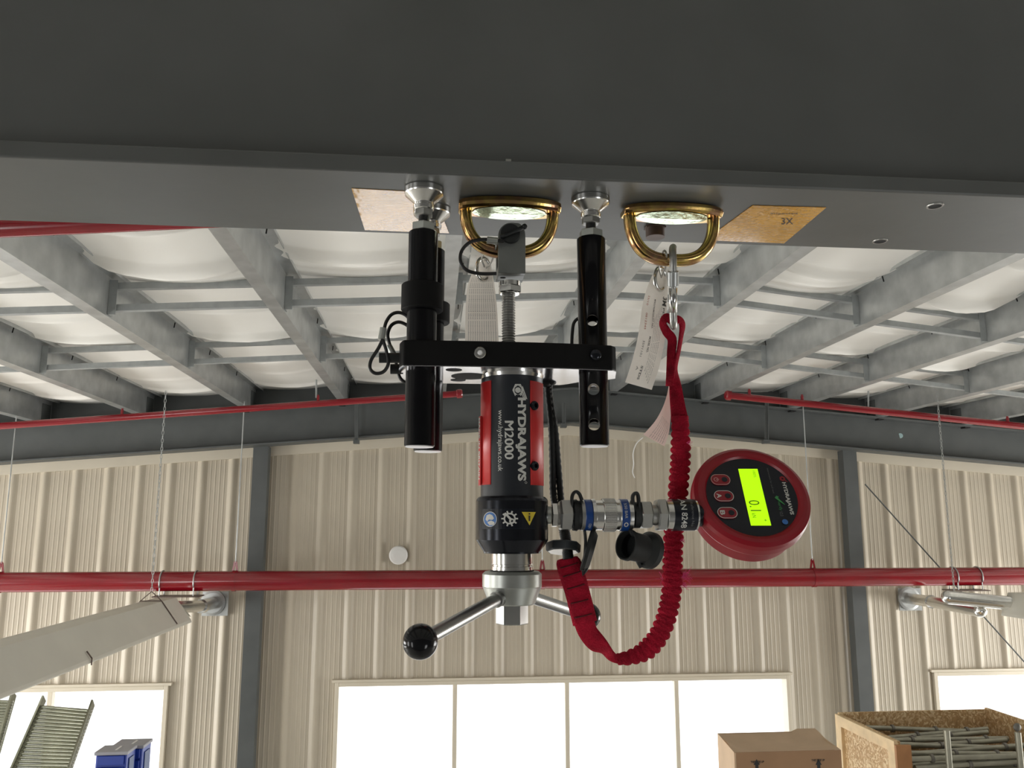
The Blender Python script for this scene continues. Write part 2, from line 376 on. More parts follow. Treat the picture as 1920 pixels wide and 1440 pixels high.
# purlins (Z sections): x of web, side (+1: bottom flange to the left, -1: to the right)
PUR = [(-5.95, 1), (-4.93, 1), (-3.92, 1), (-2.91, 1), (-1.88, 1), (-.903, 1), (.117, 1), (1.07, -1), (1.88, -1), (2.887, -1), (3.86, -1), (4.86, -1), (5.86, -1), (6.86, -1), (7.86, -1)]
ordn = ['first', 'second', 'third', 'fourth', 'fifth', 'sixth', 'seventh', 'eighth']
def pname(i):
    l = [k for k, p in enumerate(PUR) if p[0] < RIDGE]
    return (ordn[len(l)-1-i] + ' left of the ridge') if i < len(l) else (ordn[i-len(l)] + ' right of the ridge')
for i, (x, sd) in enumerate(PUR):
    zb = zpb(x); zt = zb + PD; t = .004; mb = MB(); y0, y1 = -2.0, 8.97; lx = .08 * sd * (1 if x < RIDGE else 1)
    fl = .072; sl = -.08 * (1 if x > RIDGE else -1)
    mb.box((x - t, y0, zb), (x + t, y1, zt))
    def fla(xa, xb, z): mb.prism([(xa, y0, z + sl*(xa-x)), (xb, y0, z + sl*(xb-x)), (xb, y0, z+t*1.5 + sl*(xb-x)), (xa, y0, z+t*1.5 + sl*(xa-x))], (0, y1-y0, 0))
    fla(x - sd*fl, x, zb); mb.box((x - sd*fl - .002, y0, zb - sd*sl*fl), (x - sd*fl + .002, y1, zb - sd*sl*fl + .02))
    fla(x, x + sd*.08, zt - .006); mb.box((x + sd*.08 - .002, y0, zt - .022), (x + sd*.08 + .002, y1, zt))
    o = mb.build('roof_purlin', 'galv')
    tag(o, 'galvanised steel roof purlin under the white liner, ' + pname(i), 'purlin', 'roof purlins')
    # small tick clips on the top flange
    for k in range(5):
        yy = 3.9 + k * .95 + (i % 3) * .1
        MB().bar((x + sd*.045, yy, zt - .045), (x + sd*.047, yy + .01, zt - .006), .006, .006, Vector((0, 1, 0))).build('clip', 'hole', o)
        ch = o.children[-1]
        # children are stored relative to the purlin's own origin
# bridging bars with end plates
for row, (yr, rn) in enumerate(((5.02, 'near row'), (6.62, 'far row'))):
    for i in range(len(PUR) - 1):
        xa, xb = PUR[i][0], PUR[i+1][0]
        if xa < -5 and row == 0: pass
        for dz, nm in ((.035, 'lower'), (.165, 'upper')):
            pa = Vector((xa+.005, yr + .09*xa, zpb(xa)+dz)); pb = Vector((xb-.005, yr + .09*xb, zpb(xb)+dz))
            mb = MB(); mb.bar(pa, pb, .042, .005).bar(pa+Vector((0,-.02,.018)), pb+Vector((0,-.02,.018)), .004, .036).bar(pa+Vector((0,.02,.009)), pb+Vector((0,.02,.009)), .004, .018)
            b = mb.build('bridging_bar', 'galvb')
            tag(b, '%s bridging bar, %s, just right of the purlin %s' % (nm, rn, pname(i)), 'bar', 'roof bridging bars')
            if dz > .1:
                for q, sgn in ((pa, 1), (pb, -1)):
                    MB().box((q.x, q.y-.03, q.z-.155), (q.x + sgn*.006, q.y+.03, q.z+.05)).build('end_plate', 'galvb', b)
                    MB().box((q.x, q.y-.032, q.z-.155), (q.x + sgn*.045, q.y-.027, q.z+.05)).build('end_plate', 'galvb', b)
# white roof liner, sagging between the purlins, creased across
def liner():
    mb = MB(); xs = [WALLX0] + [p[0] for p in PUR] + [WALLX1]
    ys = []
    y = -2.0
    folds = [(3.3, .7), (3.95, .8), (4.55, 1.), (4.63, .9), (5.75, .5), (6.35, .9), (7.3, .4), (7.9, .4), (8.6, .5)]
    while y < 9.02:
        ys.append(y); near = min(abs(y - (f[0])) for f in folds); y += .25 if y < 2.8 else .02
    ys.append(9.02); NX = 14
    for bi, (xa, xb) in enumerate(zip(xs, xs[1:])):
        segs = [(xa, xb)]
        vv = []; fs = []
        for y in ys:
            for k in range(NX + 1):
                u = k / NX; x = xa + (xb-xa)*u; sag = 1 - (2*u-1)**2
                z = zpb(x) + PD + .012 - .055*sag*(1 + .25*math.sin(y*2.1 + bi)) 
                for j, (yf, am) in enumerate(folds):
                    yy = yf + .09*x + .06*math.sin(bi*2.3 + j*1.7) + .10*(sag-.5)*math.sin(bi*1.3+j)
                    z -= am*.050*math.exp(-((y-yy)/.030)**2)*(sag**.6)*(.75+.5*math.sin(bi*3.1+j*2.2)**2) if am else 0
                    z -= am*.020*math.exp(-((y-yy)/.16)**2)*sag
                vv.append((x, y, z))
        n = NX + 1
        for r in range(len(ys)-1):
            for k in range(NX): fs.append((r*n+k, r*n+k+1, (r+1)*n+k+1, (r+1)*n+k))
        mb.add(vv, fs, True)
    mb.box((WALLX0, WALLY0, H+1.75), (WALLX1, WALLY, H+1.8))
    mb.add([(WALLX0, WALLY0, zpb(WALLX0)+PD), (RIDGE, WALLY0, zpb(RIDGE)+PD), (RIDGE, -2, zpb(RIDGE)+PD), (WALLX0, -2, zpb(WALLX0)+PD)], [(0,1,2,3)])
    mb.add([(WALLX1, WALLY0, zpb(WALLX1)+PD), (RIDGE, WALLY0, zpb(RIDGE)+PD), (RIDGE, -2, zpb(RIDGE)+PD), (WALLX1, -2, zpb(WALLX1)+PD)], [(0,1,2,3)])
    struct(mb.build('ceiling', 'liner'))
liner()
# gable rafter (I section), split at the ridge
for nm, xa, xb in (('left', WALLX0, RIDGE), ('right', RIDGE, WALLX1)):
    mb = MB(); ya, yb = 8.62, 8.86
    def q(x, d): return zpb(x) - d
    for y0, y1, d0, d1 in ((ya, yb, .385, .370), (8.735, 8.745, .375, .01), (ya, yb, .02, .0)):
        mb.prism([(xa, y0, q(xa, d0)), (xb, y0, q(xb, d0)), (xb, y0, q(xb, d1)), (xa, y0, q(xa, d1))], (0, y1-y0, 0))
    mb.prism([(xa, 8.87, q(xa, .03)), (xb, 8.87, q(xb, .03)), (xb, 8.87, q(xb, -PD)), (xa, 8.87, q(xa, -PD))], (0, .02, 0))
    r_ = mb.build('gable_rafter', 'dark')
    tag(r_, 'dark grey steel rafter sloping down to the %s along the gable wall' % nm, 'rafter', 'gable rafters')
    # purlin cleats
    for x, sd in PUR:
        if (x < RIDGE) == (nm == 'left'):
            MB().box((x-.03 - .05*sd, ya+.02, zpb(x)-.035), (x+.03 - .05*sd, ya+.1, zpb(x)+.0)).build('cleat', 'hole', r_)
            MB().box((x+sd*.006, ya+.03, zpb(x)), (x+sd*.012, yb-.03, zpb(x)+.19)).build('cleat', 'dark', r_)
# fly braces hanging across the rafter
for px, nm in ((668, 'left of the tester'), (1057, 'beside the tester, near the ridge'), (1437, 'above the round red gauge')):
    a = P(px, 755, 8.55); b = P(px, 828 if px != 1057 else 798, 8.6)
    mb = MB().bar(a, b, .035, .006, Vector((0,1,0))).bar(a+Vector((.016,0,0)), b+Vector((.016,0,0)), .006, .035, Vector((0,1,0)))
    mb.box((b.x-.03, 8.58, b.z-.02), (b.x+.03, 8.66, b.z+.02))
    tag(mb.build('fly_brace', 'dark'), 'grey angle brace hanging over the gable rafter, ' + nm, 'brace', 'rafter braces')
tag(MB().cyl(P(1688, 817, 8.73), P(1688, 817, 8.737), .028, 20).build('pale_disc', 'pale'), 'small pale blue round mark on the right gable rafter', 'marker')  # small pale disc on the right rafter
# columns
for pt, nm in ((486, 'left'), (1600, 'right')):
    x = P(pt, 850, 8.75).x; mb = MB(); wd = .085; zt = zpb(x) - .38
    mb.box((x-.078, 8.83, 0), (x+.078, 8.955, zt))
    o = mb.build('steel_column', 'dark')
    tag(o, 'dark grey steel column against the cladding, %s of the middle window' % nm, 'column', 'gable columns')
# diagonal bracing rod
a = P(1622, 908, 8.6); b = P(1925, 1246, 8.6); b = a + (b-a) * 1.5
tag(MB().cyl(a, b, .008, 8).build('bracing_rod', 'dark'), 'thin dark diagonal bracing rod right of the right column', 'rod')

# ------------------------------------------------------------------ red fire pipes
# large pipe along the wall
a = P(-700, 1091, 8.3); b = P(2700, 1079, 8.3)
mz = (P(960, 1086, 8.3).z)
main = thing('sprinkler_main', (RIDGE, 8.3, mz), 'thick red horizontal pipe running the full width in front of the cladding', 'pipe')
R_ = .092
MB().cyl((WALLX0+.05, 8.3, mz), (WALLX1-.05, 8.3, mz), R_, 40).build('pipe', 'pipe', main)
for px in (440, 1017, 1525, 0):
    x = P(px, 1085, 8.3).x; mb = MB()
    mb.lathe((x-.018, 8.3, mz), (1,0,0), [(0, R_+.006), (.036, R_+.006)], 32)
    mb.bar((x-.02, 8.3, mz+R_), (x-.006, 8.3, mz+R_+.085), .02, .006, Vector((0,1,0))).bar((x+.02, 8.3, mz+R_), (x+.006, 8.3, mz+R_+.085), .02, .006, Vector((0,1,0)))
    mb.bar((x-.008, 8.3, mz+R_+.085), (x+.008, 8.3, mz+R_+.085), .02, .01, Vector((0,1,0)))
    h = mb.build('hanger', 'pipe', main)
    MB().cyl((x, 8.3, mz+R_+.08), (x, 8.3, zpb(x)+.02), .006, 8).build('rod', 'galv', main)
for px0, px1 in ((305, 368), (1787, 1832)):
    g = MB()
    for px in (px0, px1):
        x = P(px, 1085, 8.3).x
        g.tube([(x, 8.3 + math.sin(t)*(R_+.007), mz + math.cos(t)*(R_+.007)) for t in [(-2.1 + 4.2*k/16) for k in range(17)]], .006, 8)
        for sy in (-1, 1): g.cyl((x, 8.3 + sy*.075, mz - .055), (x, 8.3+sy*.075, mz-R_-.05), .006, 8)
    g.build('u_bolt', 'galv', main)
    xa = P(px0-12, 1085, 8.3).x; xb = P(px1+12, 1085, 8.3).x
    MB().box((xa, 8.2, mz-R_-.05), (xb, 8.4, mz-R_-.04)).build('support_plate', 'rust', main)
# thin branch pipes under the purlins
def branch(pa, pb, Y, r, label, caps, heads, name_='sprinkler_branch'):
    a = P(*pa, Y); b = P(*pb, Y); o = thing(name_, a, label, 'pipe', 'thin sprinkler pipes under the roof')
    MB().cyl(a, b, r, 24).build('pipe', 'pipe', o)
    for e in caps:
        c = a if e == 0 else b; d = (b-a).normalized() * (1 if e == 0 else -1)
        MB().lathe(c - d*.01, d, [(0, r*1.1), (.012, r*1.4), (.05, r*1.4), (.055, r*1.15)], 24).build('end_cap', 'pipe', o)
    for px in heads:
        t = (P(px, (pa[1]+pb[1])/2, Y).x - a.x)/(b.x-a.x); c = a + (b-a)*t
        m_ = MB().cyl(c, c+Vector((0,0,r+.035)), r*.42, 12).cyl(c+Vector((0,0,r+.03)), c+Vector((0,0,r+.05)), r*.3, 12)
        sh = m_.build('sprinkler_head', 'pipe', o)
    return o, a, b
branch((-500, 834), (865, 738), 7.5, .030, 'thin red sprinkler pipe sloping up to the tester from the left, capped end', (1,), (228, 595))
branch((1362, 741), (2400, 850), 7.5, .033, 'thin red sprinkler pipe sloping down to the right above the red gauge', (0,), (1408, 1507, 1890))
zc = P(310, 414, 3.03)
tag(MB().cyl(zc + Vector((-3.2, 0, -3.2*.086)), zc + Vector((.75, 0, .75*.086)), .034, 28).build('sprinkler_branch', 'pipe'),
    'red sprinkler pipe peeking out under the near beam at the left edge', 'pipe', 'thin sprinkler pipes under the roof')
# suspension wires
def wire(name, p0, p1, r, label, cat, m_='galv'):
    tag(MB().cyl(p0, p1, r, 8).build(name, m_), label, cat)
wire('hanger_rod', P(593, 712, 7.5), P(593, 746, 7.5), .008, 'short rod holding the left thin red pipe near its capped end', 'rod')
wire('hanger_rod', P(1628, 733, 7.5), P(1628, 768, 7.5), .008, 'short rod holding the right thin red pipe under a purlin', 'rod')
# ------------------------------------------------------------------ radiant tube heaters
def chain(p0, p1, label):
    p0 = Vector(p0); p1 = Vector(p1); d = (p1-p0); n = int(d.length/.034); u, v = perp(d); mb = MB()
    for k in range(n):
        c = p0 + d*((k+.5)/n); a = u if k % 2 else v; dd = d.normalized()
        mb.tube([c + dd*math.cos(t)*.021 + a*math.sin(t)*.0085 for t in [2*PI*j/8 for j in range(8)]], .0028, 4, True)
    tag(mb.build('heater_chain', 'galv'), label, 'chain')
def heater(label, side):
    # side -1 left hood, +1 right hood
    if side < 0:
        fl = P(400, 1130, 8.96); Yh = 7.75
        # visible side face of the hood
        bot = P(358, 1163, Yh); top = P(330, 1122, Yh)
    else:
        fl = P(1703, 1122, 8.96); Yh = 6.9
        bot = P(1878, 1150, Yh); top = P(1890, 1112, Yh)
    o = thing('tube_heater', (bot.x, Yh, bot.z), label, 'heater')
    wdt = .34; s_ = 1 if side < 0 else -1            # s_: direction from hood towards the room centre
    dx = abs(bot.x - top.x); x_in = bot.x; xt_in = top.x; xt_out = xt_in - s_*.17; x_out = xt_out - s_*dx
    y_end = 0.9; th = .006
    prof = [(x_in + s_*.006, bot.z-.018), (x_in, bot.z), (xt_in, top.z), (xt_out, top.z), (x_out, bot.z), (x_out - s_*.006, bot.z-.018)]
    mb = MB()
    for (xa, za), (xb, zb) in zip(prof, prof[1:]):
        mb.prism([(xa, Yh, za), (xb, Yh, zb), (xb, Yh, zb+th), (xa, Yh, za+th)], (0, y_end-Yh, 0))
    mb.build('hood', 'hood', o)
    MB().add([(prof[1][0], Yh, prof[1][1]+.03), (prof[2][0], Yh, prof[2][1]), (prof[3][0], Yh, prof[3][1]), (prof[4][0], Yh, prof[4][1]+.03)], [(0,1,2,3)]).build('end_panel', 'hood', o)
    cx = (xt_in+xt_out)/2; zc_ = (bot.z*.55+top.z*.45)
    tb = MB()
    if side < 0:
        c0 = Vector((cx + s_*.03, Yh-.05, zc_+.03)); c1 = Vector((fl.x-.02, 8.6, fl.z))
        tb.cyl(c0, c1, .055, 28); tb.cyl(c1, (fl.x, 8.95, fl.z), .062, 28); tb.lathe(c1, (c1-c0), [(-.03, .066), (.05, .066)], 28)
    else:
        c1 = Vector((fl.x, 8.7, fl.z)); 
        a1 = P(1745, 1128, 8.2); a2 = P(1838, 1145, 6.95); a3 = P(1778, 1120, 6.95)
        tb.cyl((fl.x, 8.95, fl.z), a1, .058, 28); tb.cyl(a1, a2, .055, 28); tb.sphere(a2, .055, 20)
        tb.cyl(a3, P(1903, 1132, 6.85), .058, 28); tb.sphere(a3, .058, 20)
        tb.lathe(a1, (fl-a1), [(-.03, .064), (.05, .064)], 28)
        mid = a2 - Vector((0, .0, 0))
    tb.build('burner_tube', 'zincw', o)
    MB().lathe((fl.x, 8.93, fl.z), (0,1,0), [(0,.10),(.005,.125),(.03,.125)], 32).box((fl.x-.11, 8.955, fl.z-.13), (fl.x+.15, 8.966, fl.z+.11)).build('wall_flange', 'galv', o)
    # wire stays over the hood
    st = MB(); yy = Yh-.4; pts = [Vector((x_, yy, z_+.014)) for x_, z_ in prof[1:5]]
    st.tube(pts, .005, 6); st.cyl(pts[1], (cx, yy, top.z+.09), .004, 6); st.cyl(pts[2], (cx, yy, top.z+.09), .004, 6)
    st.build('wire_stay', 'rust', o)
    for yy in (5.56, 3.4):
        a_ = Vector((prof[1][0], yy, prof[1][1])); b_ = Vector((prof[2][0], yy, prof[2][1]))
        MB().tube([a_ + Vector((s_*.012, 0, -.03)), a_ + Vector((s_*.012, 0, .01)), a_.lerp(b_, .22) + Vector((s_*.008, 0, .012))], .0045, 6).build('lip_hook', 'rust', o)
    return Vector((cx, Yh-.4, top.z+.09))
hl = heater('long beige radiant heater hood at lower left, under the thick red pipe', -1)
hr = heater('beige radiant heater with silver tube at the right edge, under the thick red pipe', 1)
chain((hl.x, hl.y, zpb(hl.x)), hl, 'thin silver chain hanging from the roof to the left heater hood')
e_ = P(1790, 1118, 7.2)
chain((e_.x, e_.y, zpb(e_.x)), e_, 'thin silver chain hanging from the roof to the right heater tube')
# round white wall plate
c = P(747, 1041, 8.955)
o = tag(MB().lathe(c, (0,1,0), [(-.03, .05), (-.025, .085), (-.008, .097), (.012, .097)], 40).build('wall_vent', 'lampw'), 'small round white cover on the cream cladding left of the tester', 'vent')

# ------------------------------------------------------------------ storage racks carrying the boxes (tops at 2.3 m)
DZ = H - 2.3
def rack(x0, x1, y0, y1, label, DZ=DZ):
    o = thing('storage_rack', ((x0+x1)/2, (y0+y1)/2, 0), label, 'rack', 'racks under the stored goods')
    for x in (x0+.05, x1-.05):
        for y in (y0+.05, y1-.05): MB().box((x-.045, y-.035, 0), (x+.045, y+.035, DZ)).build('post', 'rack', o)
    for z in (.2, DZ-.11):
        for y in (y0+.05, y1-.05): MB().box((x0, y-.025, z-.05), (x1, y+.025, z+.06)).build('beam', 'rack', o)
    MB().box((x0, y0, DZ-.05), (x1, y1, DZ)).build('deck', 'deck', o)
rack(-4.6, -1.75, 5.2, 6.9, 'storage rack under the roller conveyors and blue cabinets')
rack(1.75, 5.6, 4.6, 6.5, 'storage rack under the chipboard crate at lower right')

# roller conveyors leaning up
def conveyor(tl, tr, bl, br, Yt, Yb, nr, label):
    TL, TR = P(*tl, Yt), P(*tr, Yt); BL, BR = P(*bl, Yb), P(*br, Yb)
    k = (DZ + .03 - TL.z)/(BL.z - TL.z); BL = TL + (BL-TL)*k; BR = TR + (BR-TR)*k
    k = 1
    dz = max(0, DZ+.03 - min(BL.z, BR.z)); BL.z += dz; BR.z += dz
    o = thing('roller_conveyor', (BL+BR)/2, label, 'conveyor', 'roller conveyors by the left window')
    n_ = (TR-TL).cross(BL-TL).normalized()
    for a, b in ((TL, BL), (TR, BR)):
        MB().bar(a + (a-b).normalized()*.05, b, .012, .075, n_).build('side_rail', 'roll', o)
        x = MB()
        d = (b-a)
        for k in range(nr):
            c = a + d*((k+.3)/nr); x.hexn(c - (TR-TL).normalized()*.014, c + (TR-TL).normalized()*.014, .008)
        x.build('axle_nuts', 'zincw', o)
    for k in range(nr):
        t = (k+.5)/nr; a = TL + (BL-TL)*t; b = TR + (BR-TR)*t; d = (b-a)
        MB().cyl(a + d*.03, b - d*.03, .0112, 12).build('roller', 'roll', o)
    # folding leg
    g = MB(); m1 = BR + (TR-BR)*.55; foot = Vector((m1.x+.12, m1.y+.15, DZ)); g.bar(m1, foot, .03, .02); 
    m2 = BL + (TL-BL)*.55; g.bar(m2, Vector((m2.x+.12, m2.y+.15, DZ)), .03, .02); g.build('leg', 'roll', o)
conveyor((77, 1322), (170, 1330), (20, 1452), (127, 1452), 6.2, 5.9, 56, 'steel roller conveyor leaning up in front of the left window, right of its neighbour')
conveyor((-72, 1309), (22, 1314), (-110, 1452), (-8, 1420), 6.0, 5.8, 56, 'steel roller conveyor cut off by the left edge of the photo')
# blue storage cabinets
def cabinet(x0, x1, y0, y1, zt, label):
    o = thing('storage_box', ((x0+x1)/2, (y0+y1)/2, DZ), label, 'box', 'blue boxes by the left window')
    MB().box((x0, y0, DZ), (x1, y1, zt-.012)).build('body', 'crate', o, .008)
    MB().box((x0-.008, y0-.008, zt-.02), (x1+.008, y1, zt)).build('lid', 'cratet', o, .004)
    f = MB(); f.box((x0+.012, y0-.014, zt-.075), (x1-.012, y0-.002, zt-.022)); f.box((x0+.012, y0-.014, DZ+.02), (x1-.012, y0-.002, zt-.088)); f.build('front_panel', 'crate', o, .003)
    MB().box((x1-.08, y0+.03, zt), (x1-.068, y0+.12, zt+.003)).build('label_strip', 'cap', o)
    MB().box((x1, y0+.04, DZ+.02), (x1+.006, y1-.04, zt-.05)).build('side_panel', 'rack', o)
pa = P(180, 1410, 5.5); pb = P(238, 1410, 5.5)
cabinet(pa.x, pb.x, 5.5, 5.66, pa.z, 'blue plastic box with grey lid in the left window, the nearer of two')
cabinet(pa.x+.03, pb.x+.03, 5.69, 5.86, P(210, 1386, 5.86).z, 'blue plastic box with grey lid in the left window, behind the nearer one')

DZC = H - 1.55
# cardboard box on a pallet
def pallet(x0, x1, y0, y1, label):
    o = thing('pallet', ((x0+x1)/2, (y0+y1)/2, DZC), label, 'pallet')
    for k in range(3):
        y = y0 + (y1-y0-.09)*k/2; MB().box((x0, y, DZC), (x1, y+.09, DZC+.1)).build('bearer', 'pine', o)
    for k in range(6):
        x = x0 + (x1-x0-.09)*k/5; MB().box((x, y0, DZC+.1), (x+.09, y1, DZC+.12)).build('board', 'pine', o)
cx0 = P(1377, 1410, 3.7).x; cx1 = P(1577, 1410, 3.7).x; czt = P(1470, 1409, 3.7).z; cy0, cy1 = 3.7, 4.04
rack(1.05, 2.1, 3.6, 4.3, 'storage rack under the cardboard box', DZC)
pallet(cx0-.03, cx1+.07, cy0-.02, cy1+.05, 'wooden pallet under the cardboard box')
o = thing('cardboard_box', ((cx0+cx1)/2, (cy0+cy1)/2, DZC+.12), 'brown cardboard box with creased top and arrow marks in front of the middle window', 'box')
SH = .042
def cwall(p, q, th_): 
    d = (Vector(q)-Vector(p)); n_ = Vector((-d.y, d.x, 0)).normalized()*th_; return [(p[0], p[1], DZC+.12), (q[0], q[1], DZC+.12), (q[0]+n_.x, q[1]+n_.y, DZC+.12), (p[0]+n_.x, p[1]+n_.y, DZC+.12)]
hh = Vector((0, 0, czt-DZC-.12))
MB().prism(cwall((cx0, cy0, 0), (cx1, cy0, 0), .006), hh).build('front_side', 'card', o)
MB().prism(cwall((cx1, cy0, 0), (cx1+SH, cy1, 0), .006), hh).prism(cwall((cx1+SH, cy1, 0), (cx0+SH, cy1, 0), .006), hh).prism(cwall((cx0+SH, cy1, 0), (cx0, cy0, 0), .006), hh).build('body', 'cardl', o)
# sunken top flaps
tv = []; n1, n2 = 16, 8
for j in range(n2+1):
    for i in range(n1+1):
        u, v = i/n1, j/n2; z = czt - .038*math.sin(PI*u)**.5*math.sin(PI*v)**.7 + .008*math.sin(9*u+4*v)*math.sin(PI*v)
        tv.append((cx0+(cx1-cx0)*u + SH*v, cy0+(cy1-cy0)*v, z + (.012 if u > .8 else 0)*v))
MB().add(tv, [(j*(n1+1)+i, j*(n1+1)+i+1, (j+1)*(n1+1)+i+1, (j+1)*(n1+1)+i) for j in range(n2) for i in range(n1)], True).build('top_flap', 'cardl', o)
sc = S(1470, 1420, 3.7)
for px in (1419, 1535):
    cc = P(px, 1432, cy0-.002)
    MB().prism([cc + Vector((dx*sc, 0, dz*sc)) for dx, dz in ((-6, -2), (-3, -2), (-3, -16), (3, -16), (3, -2), (6, -2), (0, 8))], (0, .001, 0)).build('printed_arrow', 'ink', o)
fnc = lambda u, v: Vector((cx0, cy0-.002, czt)) + Vector((u*sc, 0, v*sc))
for u in (30, 148):
    ar = MB(); text_on(ar, 'THIS SIDE UP', (u, u+26, -19, -15), fnc, .02); ar.build('printed_words', 'ink', o)
# OSB crate with timber frame, open front, full of scaffold tubes
kx0, kx1 = 2.90, 4.03; ky0, ky1 = 5.2, 5.97; kz = P(1577, 1338, ky1).z; t = .018
kr = thing('timber_crate', ((kx0+kx1)/2, (ky0+ky1)/2, DZ), 'chipboard crate with pale timber edges at lower right, full of grey tubes', 'crate')
MB().box((kx0, ky0, DZ), (kx0+t, ky1, kz)).box((kx1-t, ky0, DZ), (kx1, ky1, kz+.02)).box((kx0, ky1-t, DZ), (kx1, ky1, kz+.01)).box((kx0, ky0, DZ), (kx1, ky1, DZ+.02)).build('chipboard_panel', 'osb', kr)
fr = MB()
fr.box((kx0-.022, ky0+.08, kz-.07), (kx0, ky1-.08, kz-.001)).box((kx0-.022, ky0, DZ), (kx0, ky0+.08, kz)).box((kx0-.022, ky1-.08, DZ), (kx0, ky1, kz)).box((kx0-.022, ky0+.08, DZ), (kx0, ky1-.08, DZ+.08))
fr.build('frame', 'pine', kr)
MB().box((kx0-.022, ky0-.022, DZ), (kx0+.075, ky0, kz-.02)).box((kx1-.07, ky0-.022, DZ), (kx1, ky0, kz)).box((kx0+.075, ky0-.022, DZ), (kx1-.07, ky0, DZ+.5)).build('corner_post', 'pined', kr)
for px, top in ((1772, 1368), (1905, 1372)):
    b_ = P(px, top, ky0-.03); o = MB().cyl((b_.x, ky0-.045, DZ+.3), (b_.x, ky0-.045, b_.z), .019, 16)
    o = o.build('scaffold_post', 'tube')
    tag(o, 'upright grey scaffold post in front of the tube crate, the %s one' % ('left' if px < 1800 else 'right'), 'post', 'posts of the tube crate')
    if px > 1800: MB().sphere((b_.x, ky0-.045, b_.z+.03), .026, 16, (1,.5,1)).build('eye', 'tubed', None and o)
for q in [x for x in bpy.data.objects if x.name.startswith('eye')]:
    q.parent = o; q.location = q.location - o.location
# layers of tubes
rng = random.Random(3); cnt = 0
lay = ['top', 'second', 'third', 'fourth', 'fifth', 'sixth', 'seventh', 'eighth', 'ninth']
for layer in range(9):
    z = kz - .10 - layer*.044
    for k in range(9 if layer == 0 else 3 if layer < 5 else 2):
        y = ky0+.03 + (k*.083 if layer == 0 else k*.06); sh = rng.uniform(-.05, .06); tl = rng.uniform(-.028, .028)
        xa = kx0+.05 + rng.uniform(0, .08); xb = kx1-.05 - rng.uniform(0, .12)
        if layer == 0: z0 = z - rng.uniform(0, .02)
        else: z0 = z - rng.uniform(0, .01)
        a = Vector((xa, y, z0 - tl)); b = Vector((xb, y+rng.uniform(-.01,.02), z0 + tl)); cnt += 1
        o = thing('scaffold_tube', a, 'grey scaffold tube in the chipboard crate, %s layer, %s from the front' % (lay[layer], (['foremost'] + lay[1:])[k]), 'tube', 'scaffold tubes in the chipboard crate')
        MB().cyl(a, b, .0165, 14).build('tube', 'tube', o)
        for f_ in (rng.uniform(.15, .45), rng.uniform(.6, .97)):
            c_ = a + (b-a)*f_; d_ = (b-a).normalized(); MB().lathe(c_, d_, [(0, .020), (.004, .026), (.020, .026), (.024, .020)], 14).build('collar', 'tubed', o)

# ================================================================== THE NEAR BEAM
ZB = PZ(791, 354, H + .2459).z
BF, BB = .5575, .6835                       # flange front and back edge
beam = thing('steel_beam', (0, .62, ZB), 'large dark grey steel beam across the top, carrying the rings and tester', 'beam')
MB().box((-1.6, BF, ZB), (2.4, BB, ZB+.0125)).build('lower_flange', 'beam', beam, .0015)
MB().box((-1.6, BF+.030, ZB+.0125), (2.4, BF+.038, ZB+.42)).build('web', 'beam', beam)
MB().box((-1.6, BF, ZB+.42), (2.4, BB, ZB+.435)).build('upper_flange', 'beam', beam)
for px, py in ((1753, 386), (1650, 452)):
    c = PZ(px, py, ZB); hl_ = MB().lathe(c + Vector((0,0,-.0004)), (0,0,1), [(0,.0048),(.001,.0048)], 24).build('bolt_hole', 'hole', beam)
    MB().lathe(c + Vector((0,0,-.0006)), (0,0,1), [(0,.0049),(0,.0062),(.001,.0066)], 24, caps=False).build('hole_rim', 'zincd', beam)
c = PZ(1228, 425, ZB)
tag(MB().cyl(c, c-Vector((0,0,.0095)), .0078, 32).hexn(c-Vector((0,0,.0005)), c-Vector((0,0,.002)), .0095).build('bolt_head', 'rust'), 'brown bolt head under the beam, seen through the right ring', 'bolt')
c = P(953, 303, BF+.03)
tag(MB().obox(c, Vector((.002,0,0)), Vector((0,.002,0)), Vector((0,0,.0012))).build('paint_blob', 'zincd'), 'tiny pale chip on the dark web of the beam', 'chip')
# tapes stuck on the underside
def tape(pts, label):
    v = [PZ(px, py, ZB-.0002) for px, py in pts]
    n1, n2 = 40, 24; vv = []
    for j in range(n2+1):
        for i in range(n1+1):
            u, w_ = i/n1, j/n2; p = (v[0]*(1-u)+v[1]*u)*(1-w_) + (v[3]*(1-u)+v[2]*u)*w_
            p = p + Vector((0,0,-.00025 + .00004*math.sin(i*2.1+j*3.3)*math.sin(j*1.9))); vv.append(p)
    mb = MB().add(vv, [(j*(n1+1)+i, j*(n1+1)+i+1, (j+1)*(n1+1)+i+1, (j+1)*(n1+1)+i) for j in range(n2) for i in range(n1)], True)
    mb.prism([p + Vector((0,0,.0002)) for p in v], (0,0,-.0001))
    return tag(mb.build('amber_tape', 'tape'), label, 'tape', 'amber tapes under the beam')
tape([(659, 353), (812, 361), (842, 437), (684, 431)], 'glossy tape patch under the beam behind the left feet of the tester')
o = tape([(1411, 385), (1549, 389), (1470, 456), (1322, 450)], 'glossy amber tape patch under the beam, right of the right ring')
tm = MB(); fnt = lambda u, v: PZ(1455 + u, 425 - v, ZB-.0007)
text_on(tm, '3X', (10, 32, 4, 16), fnt, .0); text_on(tm, 'inspected', (-10, 40, 22, 26), fnt)
tp = tm; tp_o = tp.build('handwriting', 'ink', None); tp_o.parent = o; tp_o.location = tp_o.location - o.location

